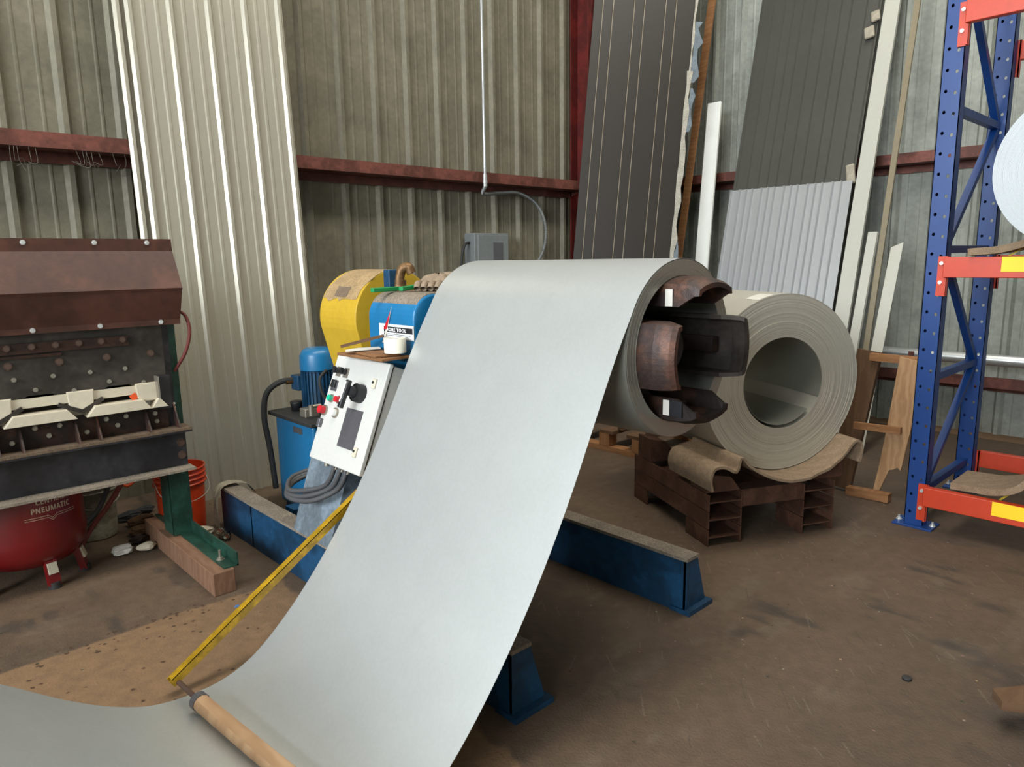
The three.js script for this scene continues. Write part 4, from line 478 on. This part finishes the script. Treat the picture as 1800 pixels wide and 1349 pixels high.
// ---------- pallet rack ----------
{ const t = thing('pallet_rack', 'blue and orange storage rack with perforated posts at the right', 'rack'); const PH = 3.4;
  const s = new THREE.Shape([[0, 0], [0.095, 0], [0.095, PH], [0, PH]].map((p) => new THREE.Vector2(...p))); for (let i = 0; i < 33; i++) for (const x of [0.026, 0.069]) { const y = 0.08 + i * 0.1005 - (x > 0.05 ? 0.012 : 0); const h = new THREE.Path(); h.absellipse(x, y, 0.0075, 0.009, 0, Math.PI * 2, true); s.holes.push(h); }
  const face = new THREE.ExtrudeGeometry(s, { depth: 0.004, bevelEnabled: false, curveSegments: 6 }); face.rotateY(-Math.PI / 2);   // x -> z, depth -> -x
  const post = (x, z, foot) => { const p = obj('post', [face.clone().translate(x + 0.004, 0, z), span(x, x + 0.075, 0, PH, z, z + 0.004), span(x, x + 0.075, 0, PH, z + 0.091, z + 0.095), span(x + 0.071, x + 0.075, 0, PH, z, z + 0.03), span(x + 0.071, x + 0.075, 0, PH, z + 0.065, z + 0.095)], M.rackBlue, t); const fp = obj('foot_plate', rb(0.15, 0.01, 0.2, 0.002, x + 0.035, 0.005, z + 0.05), M.rackBlue, p); for (const dz of [-0.035, 0.135]) obj('anchor_bolt', [rod([x + 0.03, 0.01, z + dz], [x + 0.03, 0.035, z + dz], 0.006), ...hexBolt([x + 0.03, 0.016, z + dz], 0.012, 0.01, 'y')], M.boltZinc, p); };
  for (const z of [3.65, 6.35]) { post(-2.43, z); post(-1.55, z); const zc = z + 0.048;
    for (const y of [0.19, 0.825, 1.51, 2.215, 2.9]) obj('horizontal_brace', span(-2.36, -1.55, y - 0.02, y + 0.02, zc - 0.02, zc + 0.02), M.rackBlue, t);
    for (const [y0, y1, a, b] of [[0.21, 0.8, -2.3, -1.58], [1.49, 0.85, -2.3, -1.58], [1.53, 2.19, -2.3, -1.58], [2.88, 2.24, -2.3, -1.58]]) obj('diagonal_brace', bar([a, y0, zc], [b, y1, zc], 0.036, 0.036, [0, 0, 1]), M.rackBlue, t); }
  const beam = (x, y, side, lab) => { const b = obj('beam', [rb(0.045, 0.104, 2.6, 0.004, x + side * 0.03, y - 0.052, 5.05)], M.rackOrange, t);
    for (const [z, dz] of [[3.735, 1], [6.36, -1]]) { obj('connector', [span(Math.min(x, x + side * 0.01), Math.max(x, x + side * 0.01), y - 0.2, y + 0.004, z - 0.022, z + 0.028), span(x - 0.03 + (side < 0 ? 0.0 : 0.03), x + (side < 0 ? 0.0 : 0.03), y - 0.2, y + 0.004, z + 0.018, z + 0.026)], M.rackOrange, b); for (const d of [0.032, 0.13]) obj('bolt', rod([x + side * 0.008, y - d, z - 0.004], [x + side * 0.02, y - d, z - 0.004], 0.011, 0.009, 14), M.boltZinc, b); }
    if (lab) obj('yellow_label', bx(0.002, 0.072, 0.5, x + side * 0.0535, y - 0.037, lab + 0.25), M.labelYellow, b); };
  beam(-2.434, 0.246, -1, 4.068); beam(-2.434, 1.472, -1, 4.003); beam(-2.434, 2.69, -1, 0); beam(-1.47, 0.246, 1, 0); beam(-1.47, 1.472, 1, 0); beam(-1.47, 2.69, 1, 0); }
{ const t = thing('steel_coil', 'white painted coil on the middle shelf of the rack', 'coil', [-2.6, 1.864, 4.315], -Math.PI / 2); const g = coilGeo(0.215, 0.36, 1.1, 0.003, 14, 0.001, 120); g.rotateX(Math.PI / 2); g.translate(0, 0, -1.1); obj('wound_coil', g, M.coilWhite, t); const c = coilGeo(0.195, 0.215, 1.09, 0.02, 15, 0, 80); c.rotateX(Math.PI / 2); c.translate(0, 0, -1.095); tag(obj('core', c, M.cardboard, t), 'brown cardboard core'); }
function saddle(label, y, pts, x0, x1) { const g = sheet(spline2(pts, 60), x0, x1, 0.034, false); const p = g.attributes.position, f = fbmMaker(7, 7, 3, 701 + pts.length); for (let i = 0; i < p.count; i++) { const k = f(p.getX(i) * 0.7, p.getZ(i) * 0.7 + 0.3) - 0.5; p.setY(i, p.getY(i) + 0.015 * k); if (p.getZ(i) > x1 - 0.01) p.setZ(i, p.getZ(i) + 0.08 * k); } g.computeVertexNormals(); g.rotateY(-Math.PI / 2); g.translate(0, y, 0); return tag(obj('carpet_saddle', g, M.rug), label, 'rug'); }
saddle('tan carpet strip under the white coil on the rack', 1.472, [[3.86, 0.02], [4.0, 0.036], [4.1, 0.062], [4.16, 0.07], [4.24, 0.03], [4.315, 0.019], [4.4, 0.03], [4.5, 0.075], [4.65, 0.03]], 2.2, 2.5);
saddle('tan carpet strip on the bottom shelf of the rack', 0.246, [[3.86, 0.025], [3.96, 0.028], [4.06, 0.035], [4.15, 0.07], [4.22, 0.15], [4.28, 0.2], [4.36, 0.1], [4.5, 0.02]], 2.12, 2.45);
tag(obj('strap', bar([-2.4, 0.235, 4.08], [-2.2, 0.34, 4.2], 0.012, 0.002), M.strap), 'yellow strap across the bottom shelf carpet', 'strap'); tag(obj('strap', bar([-2.48, 1.476, 4.03], [-2.38, 1.53, 4.09], 0.012, 0.002), M.strap), 'yellow strap beside the white coil', 'strap');
// ---------- small things on the floor ----------
tag(obj('steel_slug', lathe([[0, 0.01], [0.014, 0.01], [0.016, 0.008], [0.016, 0], [0, 0]], 20).translate(-4.02, 0, 4.19), M.blackRubber), 'dark round slug alone on the open floor', 'slug');
tag(obj('plank', along(ext([[0, 0], [0.3, -0.5], [0.6, -0.35], [0.06, 0.04]], 0.03).rotateX(-Math.PI / 2).translate(-4.11, 0.07, 4.49)), M.woodOld), 'brown plank end poking in at the lower right', 'plank');
tag(obj('timber_block', rb(0.3, 0.07, 0.1, 0.004, -3.75, 0.035, 4.84, 0, 0.3, 0), M.woodOld), 'timber block under the brown plank', 'wood');
tag(obj('paint_chip', ext([[0, 0], [0.016, -0.004], [0.02, 0.01], [0.008, 0.016], [-0.004, 0.01]], 0.002).rotateX(-Math.PI / 2).translate(-5.52, 0, 1.95), M.chip), 'tiny blue paint chip on the sandy floor', 'chip');
{ const r = rng(19), g = []; for (let i = 0; i < 14; i++) { const x = -5.85 + 0.6 * r(); g.push(tube([[x, 2.14, 0.19], [x + 0.03 * r(), 2.09 - 0.04 * r(), 0.15], [x + 0.1 * (r() - 0.3), 2.1 - 0.08 * r(), 0.1], [x + 0.12 * r(), 2.05, 0.04]], 0.0011, 12, 4)); } tag(obj('cobweb', g, M.web), 'grey cobwebs hanging under the left girt', 'cobweb', undefined, 'stuff'); }

renderer.render(scene, camera);
